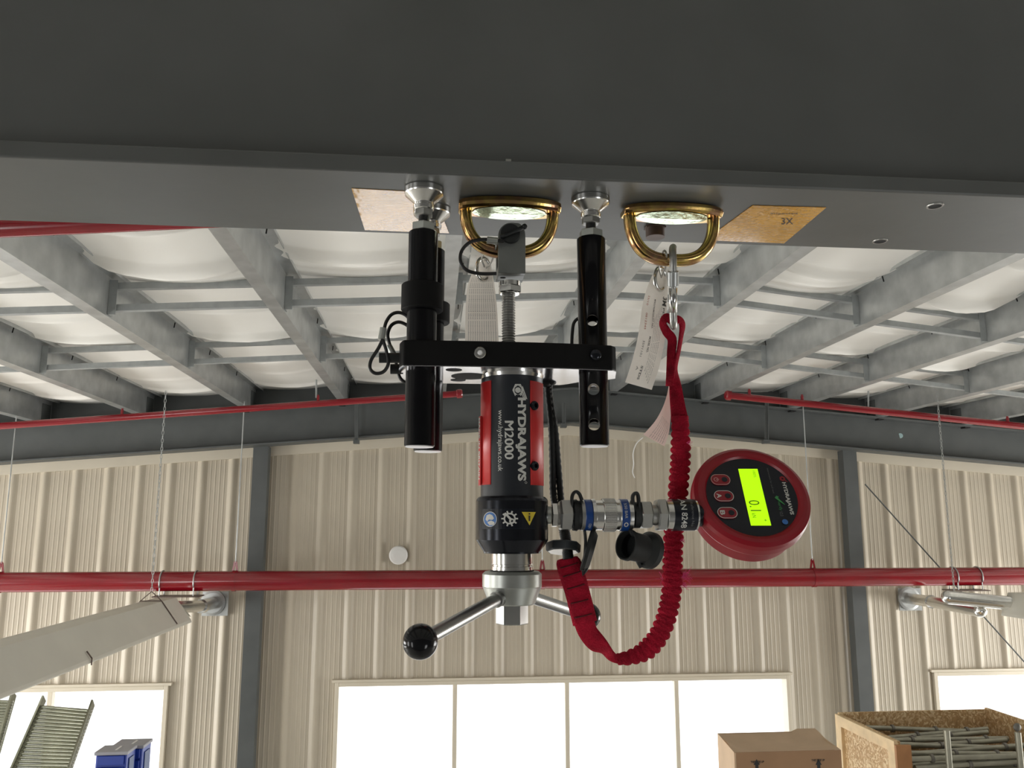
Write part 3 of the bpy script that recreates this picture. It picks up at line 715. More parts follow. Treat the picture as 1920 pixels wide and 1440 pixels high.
# ================================================================== D-RINGS
def dring(xl, xr, yt, yb, label):
    YC = .606; cx = (xl+xr)/2; s = S(cx, yt, YC)
    top = P(cx, yt, YC-.015); base = Vector((P(cx, yb, YC).x, YC, ZB))
    o = thing('anchor_ring', base, label, 'anchor ring', 'gold anchor rings under the beam')
    hw = (xr-xl)/2*s; x0 = P(cx, (yt+yb)/2, YC).x
    zbot = P(cx, yb, YC).z; zb = P(cx, yt+20, YC-.016).z
    # barrel-shaped top bar
    n = 28; vv = []; fs = []
    for i in range(n+1):
        u = -1 + 2*i/n; d = .0085 + .0085*(1-u*u)**.7; x = x0 + u*hw; e = .0012*abs(u)**8
        zt = ZB - .0012 - e; zq = zb - .0002
        vv += [(x, YC-d, zt), (x, YC-d-.0006, (zt+zb)/2), (x, YC-d+.0006, zq+.0016), (x, YC-d+.003, zq), (x, YC, zq+.0004), (x, YC+d-.003, zq+.0008), (x, YC+d-.001, zq+.0018), (x, YC+d, zt)]
    for i in range(n):
        for k in range(8): fs.append((i*8+k, i*8+(k+1)%8, (i+1)*8+(k+1)%8, (i+1)*8+k))
    fs += [tuple(range(8)), tuple(n*8+k for k in range(8))]
    MB().add(vv, fs, False).build('swivel_bar', 'zinc', o, .0006)
    # two long facets under the bar; paler zinc carries the window's reflection in colour
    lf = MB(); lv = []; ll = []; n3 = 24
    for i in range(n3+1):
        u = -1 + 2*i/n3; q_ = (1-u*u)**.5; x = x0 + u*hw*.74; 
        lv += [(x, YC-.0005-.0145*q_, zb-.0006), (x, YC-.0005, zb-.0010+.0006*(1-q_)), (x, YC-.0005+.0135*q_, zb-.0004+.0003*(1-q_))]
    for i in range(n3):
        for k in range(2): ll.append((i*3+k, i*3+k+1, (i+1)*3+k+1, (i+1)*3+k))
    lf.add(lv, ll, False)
    lf.add([(a, b, c+.0009) for a, b, c in lv], ll, False).build('bar_sheen_facet', 'zincp', o)
    # bow
    rt = .0047; pts = []
    for i in range(49):
        a = PI * i/48; ca, sa = math.cos(a), math.sin(a)
        x = x0 - (hw-rt)*(abs(ca)**.72)*(1 if ca > 0 else -1); zc2 = (zb + ZB)/2 - .001
        pts.append(Vector((x + (x0-x)*.02*(1-sa), YC, zc2 - (zc2 - zbot - rt)*(sa**.9))))
    MB().tube(pts, rt, 20, False, (rt, .0068), Vector((0,1,0))).build('bow', 'zinc', o)
    return o, x0, zbot
dring(860, 1050, 365, 485, 'gold zinc plated D shaped anchor ring above the tester')
dr2, dx2, dz2 = dring(1167, 1353, 374, 499, 'gold zinc plated D shaped anchor ring holding the red lanyard')

# ================================================================== PULL TESTER
YA = .605                                              # tool axis plane
AX = P(960, 700, YA); sA = S(960, 800, YA)
def za(py, Y=YA, px=960): return P(px, py, Y).z
def xa(px, py, Y=YA): return P(px, py, Y).x
VX = Vector((AX.x, AX.y, 0)).normalized()              # horizontal view direction to the axis
RX = Vector((VX.y, -VX.x, 0))
tester = thing('pull_tester', (AX.x, YA, za(1170)), 'black and red hydraulic pull tester hanging from the left ring, with digital gauge', 'tester')
def L_(prof_px, name, m_, parent=tester, n=64, x=None):    # vertical lathe from (y pixel, half width px)
    x = AX.x if x is None else x; z0 = za(prof_px[0][0])
    return MB().lathe((x, YA, z0), (0,0,1), [(za(y)-z0, h*sA) for y, h in prof_px], n).build(name, m_, parent)
# bridge plate
zp0 = P(950, 690, .572).z; zp1 = P(950, 641, .572).z
plx = lambda px, Y: P(px, 690, Y).x
pf, pbk = .5715, .640
poly = [(plx(752, pf), pf+.003), (plx(756, pf), pf), (plx(860, pf)-0, pf-.0012), (plx(960, pf), pf-.0014), (plx(1060, pf), pf), (plx(1150, pf), pf+.004), (plx(1155, .58), .580),
        (plx(1153, .607), .607), (plx(1140, .612), .612), (plx(1100, .618), .618), (plx(1066, .634), .634), (plx(1050, pbk), pbk), (plx(800, pbk), pbk+.001), (plx(770, .638), .638), (plx(748, .61), .612), (plx(748, .58), .582)]
pl = MB().prism([(x, y, zp0+.0006) for x, y in poly], (0, 0, zp1-zp0-.0006))
bp = pl.build('bridge_plate', 'blackm', tester, .0012)
MB().prism([(x, y, zp0) for x, y in poly], (0,0,.0006)).build('bare_underside', 'plateb', bp)
hm = MB()
for px, py, r in ((880, 706, .0135), (851, 694, .0058), (859, 713, .0058)):
    c = PZ(px, py, zp0-.0002); hm.cyl(c, c+Vector((0,0,.0003)), r, 36)
hm.build('plate_hole', 'hole', bp)
MB().lathe(P(900, 661, pf-.003), -VX, [(-.004,.0042),(0,.0042),(.0005,.0038),(.0005,.0022),(-.0005,.002)], 28).build('grub_screw', 'zincw', bp)
MB().lathe(P(900, 661, pf-.0038), -VX, [(0,.0018),(.0015,.0012)], 20).build('screw_centre', 'cap', bp)
MB().sphere(P(1117, 665, pf+.001), .0042, 20, (1,.5,1)).build('pin_button', 'collar', bp)
# legs
TR_ = .0107
def leg(px, Y, ytop, ybot, ring=None, holes=(), lean=0):
    x = P(px, 620, Y).x; s = S(px, 620, Y); zt, zb = P(px, ytop, Y).z, P(px, ybot, Y).z
    base = MB().lathe((x, Y, zb), (0,0,1), [(0, TR_-.0004), (.0005, TR_), (zt-zb-.0006, TR_), (zt-zb, TR_-.0006)], 48)
    o = base.build('leg', 'black', tester)
    if holes:
        cut = MB()
        d = Vector((x, Y, 0)).normalized()
        for hy in holes:
            c = P(px+1, hy, Y); c.x = x; cut.cyl(c - d*.03, c + d*.03, .0043, 24)
        bore = MB().cyl((x, Y, zb-.01), (x, Y, zt-.004), TR_-.0018, 40).build('bore', 'black')
        co = cut.build('cut', 'black')
        for k in (bore, co):
            md = o.modifiers.new('b', 'BOOLEAN'); md.object = k; md.operation = 'DIFFERENCE'; md.solver = 'EXACT'
        dg = bpy.context.evaluated_depsgraph_get(); dg.update()
        me = bpy.data.meshes.new_from_object(o.evaluated_get(dg)); o.modifiers.clear(); o.data = me
        bpy.data.objects.remove(bore); bpy.data.objects.remove(co)
        # bright inner sleeve seen through the holes
    MB().cyl((x, Y, zb-.0006), (x, Y, zb+.0012), TR_-.0009, 40).build('end_cap', 'cap', o)
    # adjustable foot
    zf = zt; g = MB(); H_ = ZB - zt
    q = lambda h: zf + H_*h
    ft = MB().lathe((x, Y, zf), (0,0,1), [(H_*h, r) for h, r in ((.50,.0066),(.52,.0074),(.60,.0078),(.63,.0070),(.66,.0072),(.845,.0141),(.87,.0145),(.985,.0146),(1.,.0140))], 56)
    fo = ft.build('foot', 'zincw', o)
    MB().hexn((x, Y, q(.36)), (x, Y, q(.51)), .0072).build('foot_nut', 'zincd', fo)
    MB().cyl((x, Y, q(0)), (x, Y, q(.40)), .0038, 20).build('threaded_rod', 'cable', fo)
    MB().hexn((x, Y, q(.0)), (x, Y, q(.20)), .0092).build('lock_nut', 'satin', fo)
    if ring:
        z1, z0 = P(px, ring[0], Y).z, P(px, ring[1], Y).z
        MB().lathe((x, Y, z0), (0,0,1), [(0, TR_), (0, .0146), (.0006, .0151), (z1-z0-.0006, .0151), (z1-z0, .0146), (z1-z0, TR_)], 48).build('stop_collar', 'blackm', o)
    return x
leg(790.5, .585, 436, 837, (535, 583))
leg(806, .624, 470, 846, (570, 606))
leg(1111, .592, 448, 836, None, (607, 734, 799))
# load screw and clevis
L_([(648, 11), (530, 11)], 'load_screw', 'zincd', x=xa(953.5, 600))
th_ = MB(); k = 0; z = za(648)
while z < za(552):
    th_.lathe((xa(953.5, 600), YA, z), (0,0,1), [(0, .0041), (.0009, .0052), (.0011, .0052), (.0020, .0041)], 28, caps=False); z += .0020
ls = th_.build('screw_thread', 'zincd', tester)
cxx = xa(957, 480); hwc = 26*sA
MB().lathe((cxx-.0005, YA, za(552)), (0,0,1), [(0,.0072),(.0009,.0078)], 32).hexn((cxx-.0005, YA, za(551)), (cxx-.0005, YA, za(538)), .0092).lathe((cxx-.0005, YA, za(538)), (0,0,1), [(0,.0085),(za(530)-za(538),.0085)], 32).build('lock_nut', 'zincw', tester)
cl = MB(); zt_ = za(428); zm = za(452); zbb = P(957, 512, YA-.0125).z 
arc = [(cxx-hwc, zbb), (cxx+hwc, zbb), (cxx+hwc, zm)] + [(cxx + (hwc*.35) + hwc*.65*math.cos(t) if t < PI/2 else cxx - hwc*.0 + hwc*math.cos(t), zm + (zt_-zm)*math.sin(t)) for t in [PI*k/14 for k in range(1, 14)]] + [(cxx-hwc, zm)]
for ya, yb in ((YA-.0125, YA-.0068), (YA+.0068, YA+.0125)):
    cl.prism([(x, ya, z) for x, z in arc], (0, yb-ya, 0))
cl.box((cxx-hwc+.0001, YA-.0068, zbb), (cxx+hwc-.0001, YA+.0068, zbb+.007))
clo = cl.build('clevis', 'block', tester, .0005)
pc = P(957, 440, YA-.0125)
MB().cyl(pc - VX*.004, pc + VX*.03, .0072, 28).build('clevis_pin', 'rubber', clo)
MB().tube([pc - VX*.005 + RX*a + Vector((0,0,b)) for a, b in ((-.0075,-.0035),(-.003,-.002),(.004,.001),(.0105,.0045))], .0016, 8).sphere(pc - VX*.005 + RX*.0105 + Vector((0,0,.0045)), .0022, 12).build('pin_lever', 'rubber', clo)
MB().lathe(PZ(943, 521, zbb-.0001), (0,0,1), [(0,.0022),(.0004,.0022)], 20).build('screw_hole', 'hole', clo)
def cable(pts, Y, name='wire_loop', parent=tester, r=.0013):
    return MB().tube([P(x, y, Y) for x, y in [(v.x, v.y) for v in spline([(a, b, 0) for a, b in pts], 8)]], r, 8).build(name, 'cable', parent)
def crimp(p0, p1, Y, r=.0026, parent=tester):
    return MB().cyl(P(*p0, Y), P(*p1, Y), r, 16).build('crimp_sleeve', 'satin', parent)
cable([(945, 452), (930, 451), (905, 449), (880, 455), (865, 472), (864, 492), (876, 507), (900, 513), (931, 513)], .588)
crimp((913, 450), (933, 452), .588)
# retaining pins and their wires at the left
for (a, b, Y) in (((711, 671), (752, 671), .588), ((732, 692), (756, 692), .60)):
    MB().cyl(P(*a, Y), P(*b, Y), .0037, 20).build('retaining_pin', 'rubber', tester)
cable([(772, 606), (762, 592), (748, 586), (734, 590), (724, 604), (720, 620)], .600)
cable([(772, 618), (760, 608), (746, 604), (733, 611), (727, 628), (731, 647)], .605)
cable([(718, 636), (709, 654), (696, 675), (694, 691), (704, 700), (719, 697), (728, 682), (725, 660), (718, 638)], .585)
cable([(738, 663), (745, 690), (750, 708), (760, 717), (772, 717)], .603)
crimp((719, 615), (715, 638), .590); crimp((728, 648), (739, 668), .603)
cable([(1095, 599), (1085, 597), (1076, 606), (1073, 625), (1072, 648)], .60)
# body
L_([(705, 58), (690, 57.5)], 'steel_ring', 'steel')
L_([(716, 57), (706, 59.5), (704, 59.5), (703, 58)], 'steel_ring', 'steel')
body = L_([(938, 58), (712, 58), (708, 56)], 'cylinder_body', 'sleeve')
YS = YA - 58*sA
def cylmap(r_px):
    r = r_px*sA
    def fn(px, py):
        d = max(-1, min(1, (px-960.3)/58.3)); a = math.asin(d)
        c = Vector((AX.x, YA, 0)) + (RX*math.sin(a) - VX*math.cos(a))*r
        return Vector((c.x, c.y, P(960, py, YA - 58*sA*math.cos(a)*.95).z))
    return fn
def shell(name, a0, a1, y0, y1, r0, m_, parent=body, thick=.0004, r_round=0):
    # curved panel between two angles (degrees from the front, + to the right)
    mb = MB(); n = 20; rr_ = r0*sA; vv = []; 
    for i in range(n+1):
        a = math.radians(a0 + (a1-a0)*i/n); e = (RX*math.sin(a) - VX*math.cos(a))
        for r in (rr_-.0004, rr_+thick):
            for py in (y1, y0): 
                c = Vector((AX.x, YA, 0)) + e*r; vv.append(Vector((c.x, c.y, za(py, YA-.02))))
    fs = []
    for i in range(n):
        b, d = i*4, (i+1)*4; fs += [(b+2, b+3, d+3, d+2), (b+1, b, d, d+1), (b, b+2, d+2, d), (b+3, b+1, d+1, d+3)]
    fs += [(0,1,3,2), (n*4, n*4+2, n*4+3, n*4+1)]
    return mb.add(vv, fs, True).build(name, m_, parent)
shell('red_panel', 35, 84, 713, 909, 58, 'red'); 
shell('red_panel', -86, -41, 712, 908, 58, 'red')
shell('clamp_shell', -150, -68, 776, 908, 60.6, 'red', body, .0007)
fn = cylmap(58.9)
lt = MB()
# reading direction runs down the cylinder: u = y pixel, v up = x pixel
dn = lambda u, v: fn(v, u)
text_on(lt, 'HYDRAJAWS', (746, 902, 966.5, 985.5), dn, .045)
[text_on(lt, 'M2000', (790+d_, 861+d_, 947.5+e_, 963+e_), dn, 0) for d_, e_ in ((0, 0), (.7, .4), (-.7, -.4))]
text_on(lt, 'www.hydrajaws.co.uk', (769, 884, 933, 944), dn, .008)
ring_on(lt, (905, 985), 1.5, 2.2, dn, 12)
lt.build('lettering', 'white', body)
lg = MB()     # hexagonal nut emblem with a wing
hx = [(732 + 13.2*math.cos(PI/3*k+PI/6), 971 + 10.0*math.sin(PI/3*k+PI/6)) for k in range(6)]
hi = [(732 + 10.2*math.cos(PI/3*k+PI/6), 971 + 7.4*math.sin(PI/3*k+PI/6)) for k in range(6)]
for k in range(6):
    if k != 5: poly_on(lg, [hx[k], hx[(k+1)%6], hi[(k+1)%6], hi[k]], dn)
for k in range(6): ring_on(lg, (732, 971), 7.8, 9.2, dn, 4, PI/3*k+.15, PI/3*k+.9, 1, .8)
ring_on(lg, (732, 971), 0, 5.2, dn, 20)
for o1, o2 in ((0, 2.2), (3.0, 5.0), (6.0, 7.6)):
    poly_on(lg, [(724+o1*1.5, 979.5-o1*.5), (749-o1*.3, 988-o1), (749-o2*.3, 988-o2), (724+o2*1.5, 979.5-o2*.5)], dn)
lg.build('emblem', 'white', body)
lt = MB(); fn2 = cylmap(61.8)
a_m = lambda u, v: (lambda a: (lambda c: Vector((c.x, c.y, za(u, YA-.012))))(Vector((AX.x, YA, 0)) + (RX*math.sin(a) - VX*math.cos(a))*62.9*sA))(math.radians(v))
text_on(lt, 'MADE IN BRITAIN', (782, 898, -81, -70), a_m, .02); lt.build('lettering', 'white', body)
# cap screws on the red panel
for py in (761, 874):
    c = fn(1000, py); e = (c - Vector((AX.x, YA, c.z))).normalized()
    MB().lathe(c - e*.001, e, [(0,.0034),(.0022,.0034),(.0030,.0028),(.0030,.0016),(.0012,.0015)], 24).build('cap_screw', 'collar', body)
# lower collar
col = L_([(1037, 52), (1034, 53), (1014, 65.5), (1012, 66.5), (940, 66.5), (936, 65), (932, 61)], 'lower_collar', 'collar')
dc = MB()
def colmap(px, py):
    d = max(-1, min(1, (px-960)/66.8)); a = math.asin(d); c = Vector((AX.x, YA, 0)) + (RX*math.sin(a) - VX*math.cos(a))*67.2*sA
    return Vector((c.x, c.y, P(960, py, YA-.022).z))
pt = MB(); 
for i in range(16):
    a, b = 907 + 93*i/16, 907 + 93*(i+1)/16; poly_on(pt, [(a, 992), (b, 992), (b, 954), (a, 954)], colmap)
pt.build('sticker', 'dial', col)
def colm2(px, py):
    v = colmap(px, py); e = (v - Vector((AX.x, YA, v.z))).normalized(); return v + e*.0003
def colm3(px, py):
    v = colmap(px, py); e = (v - Vector((AX.x, YA, v.z))).normalized(); return v + e*.0005
b_ = MB(); [ring_on(b_, (922, 973.5), q_, q_+3, colm2, 28, sy=1.2) for q_ in (0, 3, 6, 9)]; b_.build('blue_symbol', 'bluel', col)
wmb = MB(); ring_on(wmb, (922, 973.5), 10.9, 11.9, colm3, 28, sy=1.2)
poly_on(wmb, [(916, 966), (921, 964), (926, 966), (929, 972), (926, 975), (920, 974), (917, 978), (914, 974)], colm3)
poly_on(wmb, [(917, 979), (924, 976), (930, 979), (929, 984), (921, 985)], colm3)
# gear with spanner
def colm2b(px, py):
    v = colmap(px, py); e = (v - Vector((AX.x, YA, v.z))).normalized(); return v + e*.0007
def colm4(px, py):
    v = colmap(px, py); e = (v - Vector((AX.x, YA, v.z))).normalized(); return v + e*.0011
gp = []
for k in range(10):
    a0 = 2*PI*k/10
    for da, r in ((-.13, 10.6), (-.10, 14.5), (.10, 14.5), (.13, 10.6)): gp.append((a0+da, r))
vv = []; n = len(gp)
for a, r in gp: vv += [colm3(956 + math.cos(a)*7.8, 972.5 + math.sin(a)*7.8*1.02), colm3(956 + math.cos(a)*r, 972.5 + math.sin(a)*r*1.02)]
wmb.add(vv, [(2*i, 2*i+1, 2*((i+1)%n)+1, 2*((i+1)%n)) for i in range(n)])
poly_on(wmb, [(946, 963), (949, 961), (961, 974), (958, 977)], colm3); ring_on(wmb, (960, 977), 2.0, 5.0, colm3, 16)
wmb.build('white_symbol', 'white', col)
y_ = MB(); [poly_on(y_, [(976.5+13.5*k/8, 960+25*k/8), (1001-11*k/8, 960+25*k/8), (1001-11*(k+1)/8, 960+25*(k+1)/8), (976.5+13.5*(k+1)/8, 960+25*(k+1)/8)] if k < 7 else [(988.3, 981.9), (991.4, 981.9), (990, 985)], colm2b) for k in range(8)]; y_.build('warning_triangle', 'yellow', col)
k_ = MB(); poly_on(k_, [(988, 967), (991, 967), (990.6, 977), (988.6, 977)], colm4); ring_on(k_, (989.5, 963.5), 0, 1.5, colm4, 12); k_.build('triangle_mark', 'ink', col)
# neck, crank hub and hexagon
L_([(1072, 38), (1062, 38), (1061, 36.5), (1058, 36.5), (1057, 38), (1036, 38)], 'neck', 'steel')
hub = L_([(1133, 40), (1131, 42), (1101, 53), (1099, 54), (1076, 54), (1071, 49), (1070, 30)], 'crank_hub', 'satin')
MB().lathe((AX.x, YA, za(1078)), (0,0,1), [(0,.0158),(.0035,.0158)], 40).build('bearing_ring', 'rubber', hub)
hexm = MB().lathe((AX.x, YA, za(1170)), (0,0,1), [(0, 27.5*sA),(.0006, 29*sA),(za(1131)-za(1170), 29*sA)], 6, False, RX).build('drive_hexagon', 'zincd', tester)
for ball, Yb, Yr in (((788, 1203), .520, .0106), ((1102, 1155), .694, .0107)):
    B = P(*ball, Yb); A = Vector((AX.x, YA, za(1108))); d = (B-A).normalized()
    arm = MB().cyl(A + d*.012, B - d*.006, .0045, 28).lathe(A, d, [(.014,.0056),(.022,.0056),(.0225,.0045)], 28, caps=False).build('crank_arm', 'arm', tester)
    MB().sphere(B, Yr, 48).build('ball_knob', 'ball', arm)

# ------------------------------------------------------------------ hose coupling to the gauge
CA = P(1025, 966, YA); CB = P(1304, 965.5, YA); cd = (CB-CA); cL = cd.length; cdn = cd.normalized()
sC = cL / (1304-1025)
def cs(px): return (px-1025)*sC
def seg(name, prof, m_, n=48, parent=None):
    return MB().lathe(CA, cdn, [(cs(x), h*sC) for x, h in prof], n).build(name, m_, parent or tester)
def hx_(name, x0, x1, r, m_, parent=None):
    return MB().hexn(CA + cdn*cs(x0), CA + cdn*cs(x1), r*sC*1.04, Vector((0,-.5,1))).build(name, m_, parent or tester)
coup = seg('hose_coupling', [(1106, 26), (1107, 29), (1113, 30), (1114, 27), (1127, 27), (1128, 30), (1151, 30), (1152, 27.5), (1158, 27.5), (1159, 28.5), (1176, 28.5), (1182, 28), (1184, 24)], 'zincw')
seg('boss', [(1018, 16), (1032, 16)], 'satin', parent=coup)
hx_('hex_nut', 1033, 1044, 22.5, 'zincw', coup); seg('spigot', [(1044, 18), (1050, 18)], 'zincd', parent=coup)
hx_('hex_nut', 1048, 1072, 29, 'zincd', coup)
seg('rubber_seal', [(1072, 24), (1073, 28), (1080, 29), (1081, 27), (1087, 26)], 'rubber', parent=coup)
seg('front_ring', [(1086, 24), (1087, 27.5), (1094, 28)], 'zincd', parent=coup)
bb = seg('blue_band', [(1093, 28), (1094, 28.6), (1105, 28.6), (1106, 28)], 'blue', parent=coup)
bb2 = seg('blue_band', [(1160, 28.4), (1160, 29.3), (1174, 29.3), (1174, 28.4)], 'blue', parent=coup)
kn = MB()
for k in range(64):
    a = 2*PI*k/64; u_, v_ = perp(cdn); e = u_*math.cos(a) + v_*math.sin(a); kn.cyl(CA+cdn*cs(1129)+e*30*sC, CA+cdn*cs(1150)+e*30*sC, .0003, 6)
kn.build('knurling', 'zincw', coup)
def coupmap(r_px):
    def f(u, v):           # u down, v along x pixel
        a = math.asin(max(-1, min(1, (u-966)/r_px))); up_ = Vector((0,0,1)); vw = (CA - Vector((0,0,H))).normalized(); 
        fr_ = (-vw + cdn*vw.dot(cdn)).normalized(); up2 = cdn.cross(fr_) * -1
        if up2.z < 0: up2 = -up2
        return CA + cdn*cs(v) + (fr_*math.cos(a) - up2*math.sin(a))*(r_px+.5)*sC
    return f
tw = MB(); text_on(tw, 'CEJN', (981, 989, 1097, 1103), coupmap(28.8)); text_on(tw, '550 BAR', (945, 972, 1164, 1169), coupmap(29.4)); ring_on(tw, (983, 1167), 2.5, 4, coupmap(29.4), 14); tw.build('band_lettering', 'white', coup)
seg('steel_neck', [(1183, 17), (1186, 17)], 'steel', parent=coup)
seg('rubber_ring', [(1185, 20), (1186, 24), (1197, 24), (1198, 20)], 'rubber', parent=coup)
hx_('hex_nut', 1197, 1219, 26, 'zincd', coup); seg('spigot', [(1219, 19), (1229, 19)], 'zincd', parent=coup)
hx_('hex_nut', 1229, 1246, 30.5, 'zincd', coup)
seg('adapter', [(1246, 27), (1247, 28.5), (1304, 28.5)], 'zincw', parent=coup)
sl = seg('reference_label', [(1257, 28.6), (1258, 29.2), (1300, 29.2), (1301, 28.6)], 'dial', parent=coup)
tw = MB(); text_on(tw, 'AN 8248', (937, 989, 1269, 1280), coupmap(29.4), .015); tw.build('lettering', 'white', sl)
tw = MB(); text_on(tw, 'Reference No', (943, 986, 1288, 1293), coupmap(29.4)); tw.build('small_lettering', 'grey', sl)
# tether straps standing above the rubber rings and the two dust caps
def strap(pts, Y, wd=.0022, t=.0008): 
    ps = [P(v.x, v.y, Y) for v in spline([(a, b, 0) for a, b in pts], 8)]
    return MB().tube(ps, 0, 8, False, (t, wd), Vector((0,1,0)))
s1 = strap([(1074, 990), (1072, 950), (1073, 930), (1079, 922), (1086, 926), (1091, 938)], .600, .0042, .0012)
c0 = P(1100, 1045, .605)
capo = s1.build('tether_strap', 'rubber', coup)
strap([(1096, 995), (1098, 1015), (1097, 1035), (1095, 1060), (1094, 1070)], .603, .003, .001).build('tether_strap', 'rubber', coup)
dcx = P(1105, 1032, .607); dax = (RT*.93 - UP*.27 - FW*.12).normalized()
MB().lathe(dcx - dax*.003, dax, [(0, .0148), (.0006, .0156), (.0030, .0156), (.0036, .0148), (.006, .0120), (.0062, .0090)], 40).build('dust_cap', 'rubber', coup)
MB().tube([P(x, y, .604) for x, y in ((1094, 1050), (1093, 1066), (1094, 1078), (1098, 1070), (1104, 1056))], .0013, 8).build('tether_strap', 'rubber', coup)
strap([(1190, 960), (1186, 935), (1189, 926), (1194, 925), (1197, 935), (1198, 960)], .600, .0042, .0012).build('tether_strap', 'rubber', coup)
strap([(1187, 985), (1183, 994), (1186, 1003), (1196, 1006)], .603, .003, .001).build('tether_strap', 'rubber', coup)
q0 = P(1173, 1021, .602); q1 = P(1222, 1033, .614); dq = (q1-q0)
MB().lathe(q0, dq, [(.004, .0088), (0, .0102), (0, .0112), (.003, .0115), (.0035, .0106), (dq.length*.65, .0103), (dq.length*.72, .0118), (dq.length*.82, .0136), (dq.length*.98, .0136), (dq.length, .0126)], 48, caps=False).lathe(q0, dq, [(.010, .0), (.010, .0100)], 48, caps=False).lathe(q0, dq, [(dq.length*.95, .0), (dq.length*.95, .013)], 48, caps=False).build('dust_cap', 'rubber', coup)
MB().tube([P(x, y, .609) for x, y in ((1194, 1040), (1196, 1052), (1201, 1062), (1207, 1058), (1214, 1048))], .0018, 8).build('tether_strap', 'rubber', coup)

# ------------------------------------------------------------------ digital gauge
YG = .605; gpx, gpy = 1409, 931.5
GC = P(gpx, gpy, YG); gv = (GC - Vector((0,0,H))); dist = gv.length; gv.normalize()
gr = (RT - gv*RT.dot(gv)).normalized(); gu = gr.cross(gv).normalized(); sG = dist/FPX/ (1/ gv.dot(FW)) if False else S(gpx, gpy, YG)
# foreshortening off the optical axis is already in the measured ellipse; work in the image plane basis
e1 = (gr*.159 - gu*.845 - gv*.51).normalized(); e2 = (gr*.955 + gv*.297); e2 = (e2 - e1*e2.dot(e1)).normalized(); gn = e1.cross(e2).normalized()
if gn.dot(gv) > 0: gn = -gn
def gm(a, b, h=0): return GC + (e1*a + e2*b)*sG + gn*h
gauge = MB().lathe(GC, -gn, [(-.0004, 84*sG), (-.0024, 88*sG), (-.0032, 94*sG), (-.0030, 101*sG), (-.0012, 108*sG), (.0025, 110*sG), (.0090, 110*sG), (.0108, 108*sG), (.0112, 103*sG), (.0113, 101.5*sG), (.0118, 101.5*sG), (.0260, 100*sG), (.0285, 96*sG), (.0295, 80*sG)], 96).build('digital_gauge', 'gred', tester)
MB().lathe(GC, -gn, [(-.0009, 85.8*sG), (.001, 85.8*sG)], 96).build('dial_face', 'dial', gauge)
MB().lathe(GC, -gn, [(.029, .020), (.031, .0198), (.033, .018)], 48).build('back_cap', 'zincw', gauge)
hF = .0012
d_ = MB(); d_.prism([gm(a, b, hF-.0003) for a, b in ((-61, -14), (63, -14), (63, 23), (-61, 23))], gn*.0003); disp = d_.build('display', 'lcd', gauge)
tw = MB(); g_ = lambda u, v: gm(u, v, hF+.0003)
text_on(tw, '0.1', (10, 33, -9, 11), g_, -.004); text_on(tw, 'kN', (38, 47, -8, -1), g_, -.005); text_on(tw, '100%', (-57, -41, 12, 17), g_, -.01); text_on(tw, '+', (50, 55, 12, 17), g_)
tw.build('display_reading', 'lcdink', gauge)
for i, (ca, sy) in enumerate(((-35.7, 'p'), (.6, 'A'), (37, 'B'))):
    bt = MB(); bt.prism([gm(a, b, hF-.0004) for a, b in rr(ca-11.8, ca+11.8, -71.5, -34.5, 11.7, 7)], gn*.0008); bo = bt.build('button', 'gred', gauge)
    k_ = MB(); vv = rr(ca-11.8, ca+11.8, -71.5, -34.5, 11.7, 7); vi = rr(ca-10.6, ca+10.6, -70.3, -35.7, 10.5, 7); n = len(vv)
    k_.add([gm(*p, hF+.0006) for p in vv] + [gm(*p, hF+.0006) for p in vi], [(j, (j+1)%n, n+(j+1)%n, n+j) for j in range(n)]); 
    fb = lambda u, v: gm(u, v, hF+.0007)
    if sy == 'p': ring_on(k_, (ca, -61.5), 3.4, 4.5, fb, 20, PI*.62, PI*2.38); poly_on(k_, [(ca-.6, -61.5), (ca+.6, -61.5), (ca+.6, -56), (ca-.6, -56)], fb)
    else: text_on(k_, sy, (ca-5, ca+5, -66.5, -57.5), fb, .03)
    k_.build('button_outline', 'white' if sy != 'p' else 'tagp', bo)
    k_ = MB(); ring_on(k_, (ca, -45.5), 0, 5.5, fb, 20); k_.build('indicator_light', 'dial', bo)
tw = MB(); text_on(tw, 'HYDRAJAWS', (-30, 41, 61, 70.5), g_, .04); tw.build('dial_lettering', 'white', gauge)
tw = MB(); text_on(tw, 'instrument for pull test', (-62, -5, 40, 44), g_); text_on(tw, 'V2.0', (34, 44, 44, 50), g_); tw.build('dial_small_lettering', 'grey', gauge)
tw = MB(); ring_on(tw, (-38, 66), 2, 6, g_, 6); poly_on(tw, [(-36, 70), (-30, 76), (-32, 70)], g_); tw.build('dial_emblem', 'gred', gauge)
tw = MB(); poly_on(tw, [(0, 46), (4, 42), (6, 43), (20, 57), (19, 58), (5, 48), (2, 50)], g_); text_on(tw, 'verify', (12, 32, 44, 51), g_, 0); tw.build('dial_tick', 'green', gauge)
tw = MB(); ring_on(tw, (56, 50), 0, 5.5, g_, 20); tw.build('dial_blue_symbol', 'bluel', gauge)
# stub into the coupling
MB().cyl(CB - cdn*.002, P(1330, 966, YA+.004), .0085, 28).build('gauge_stem', 'collar', tester)

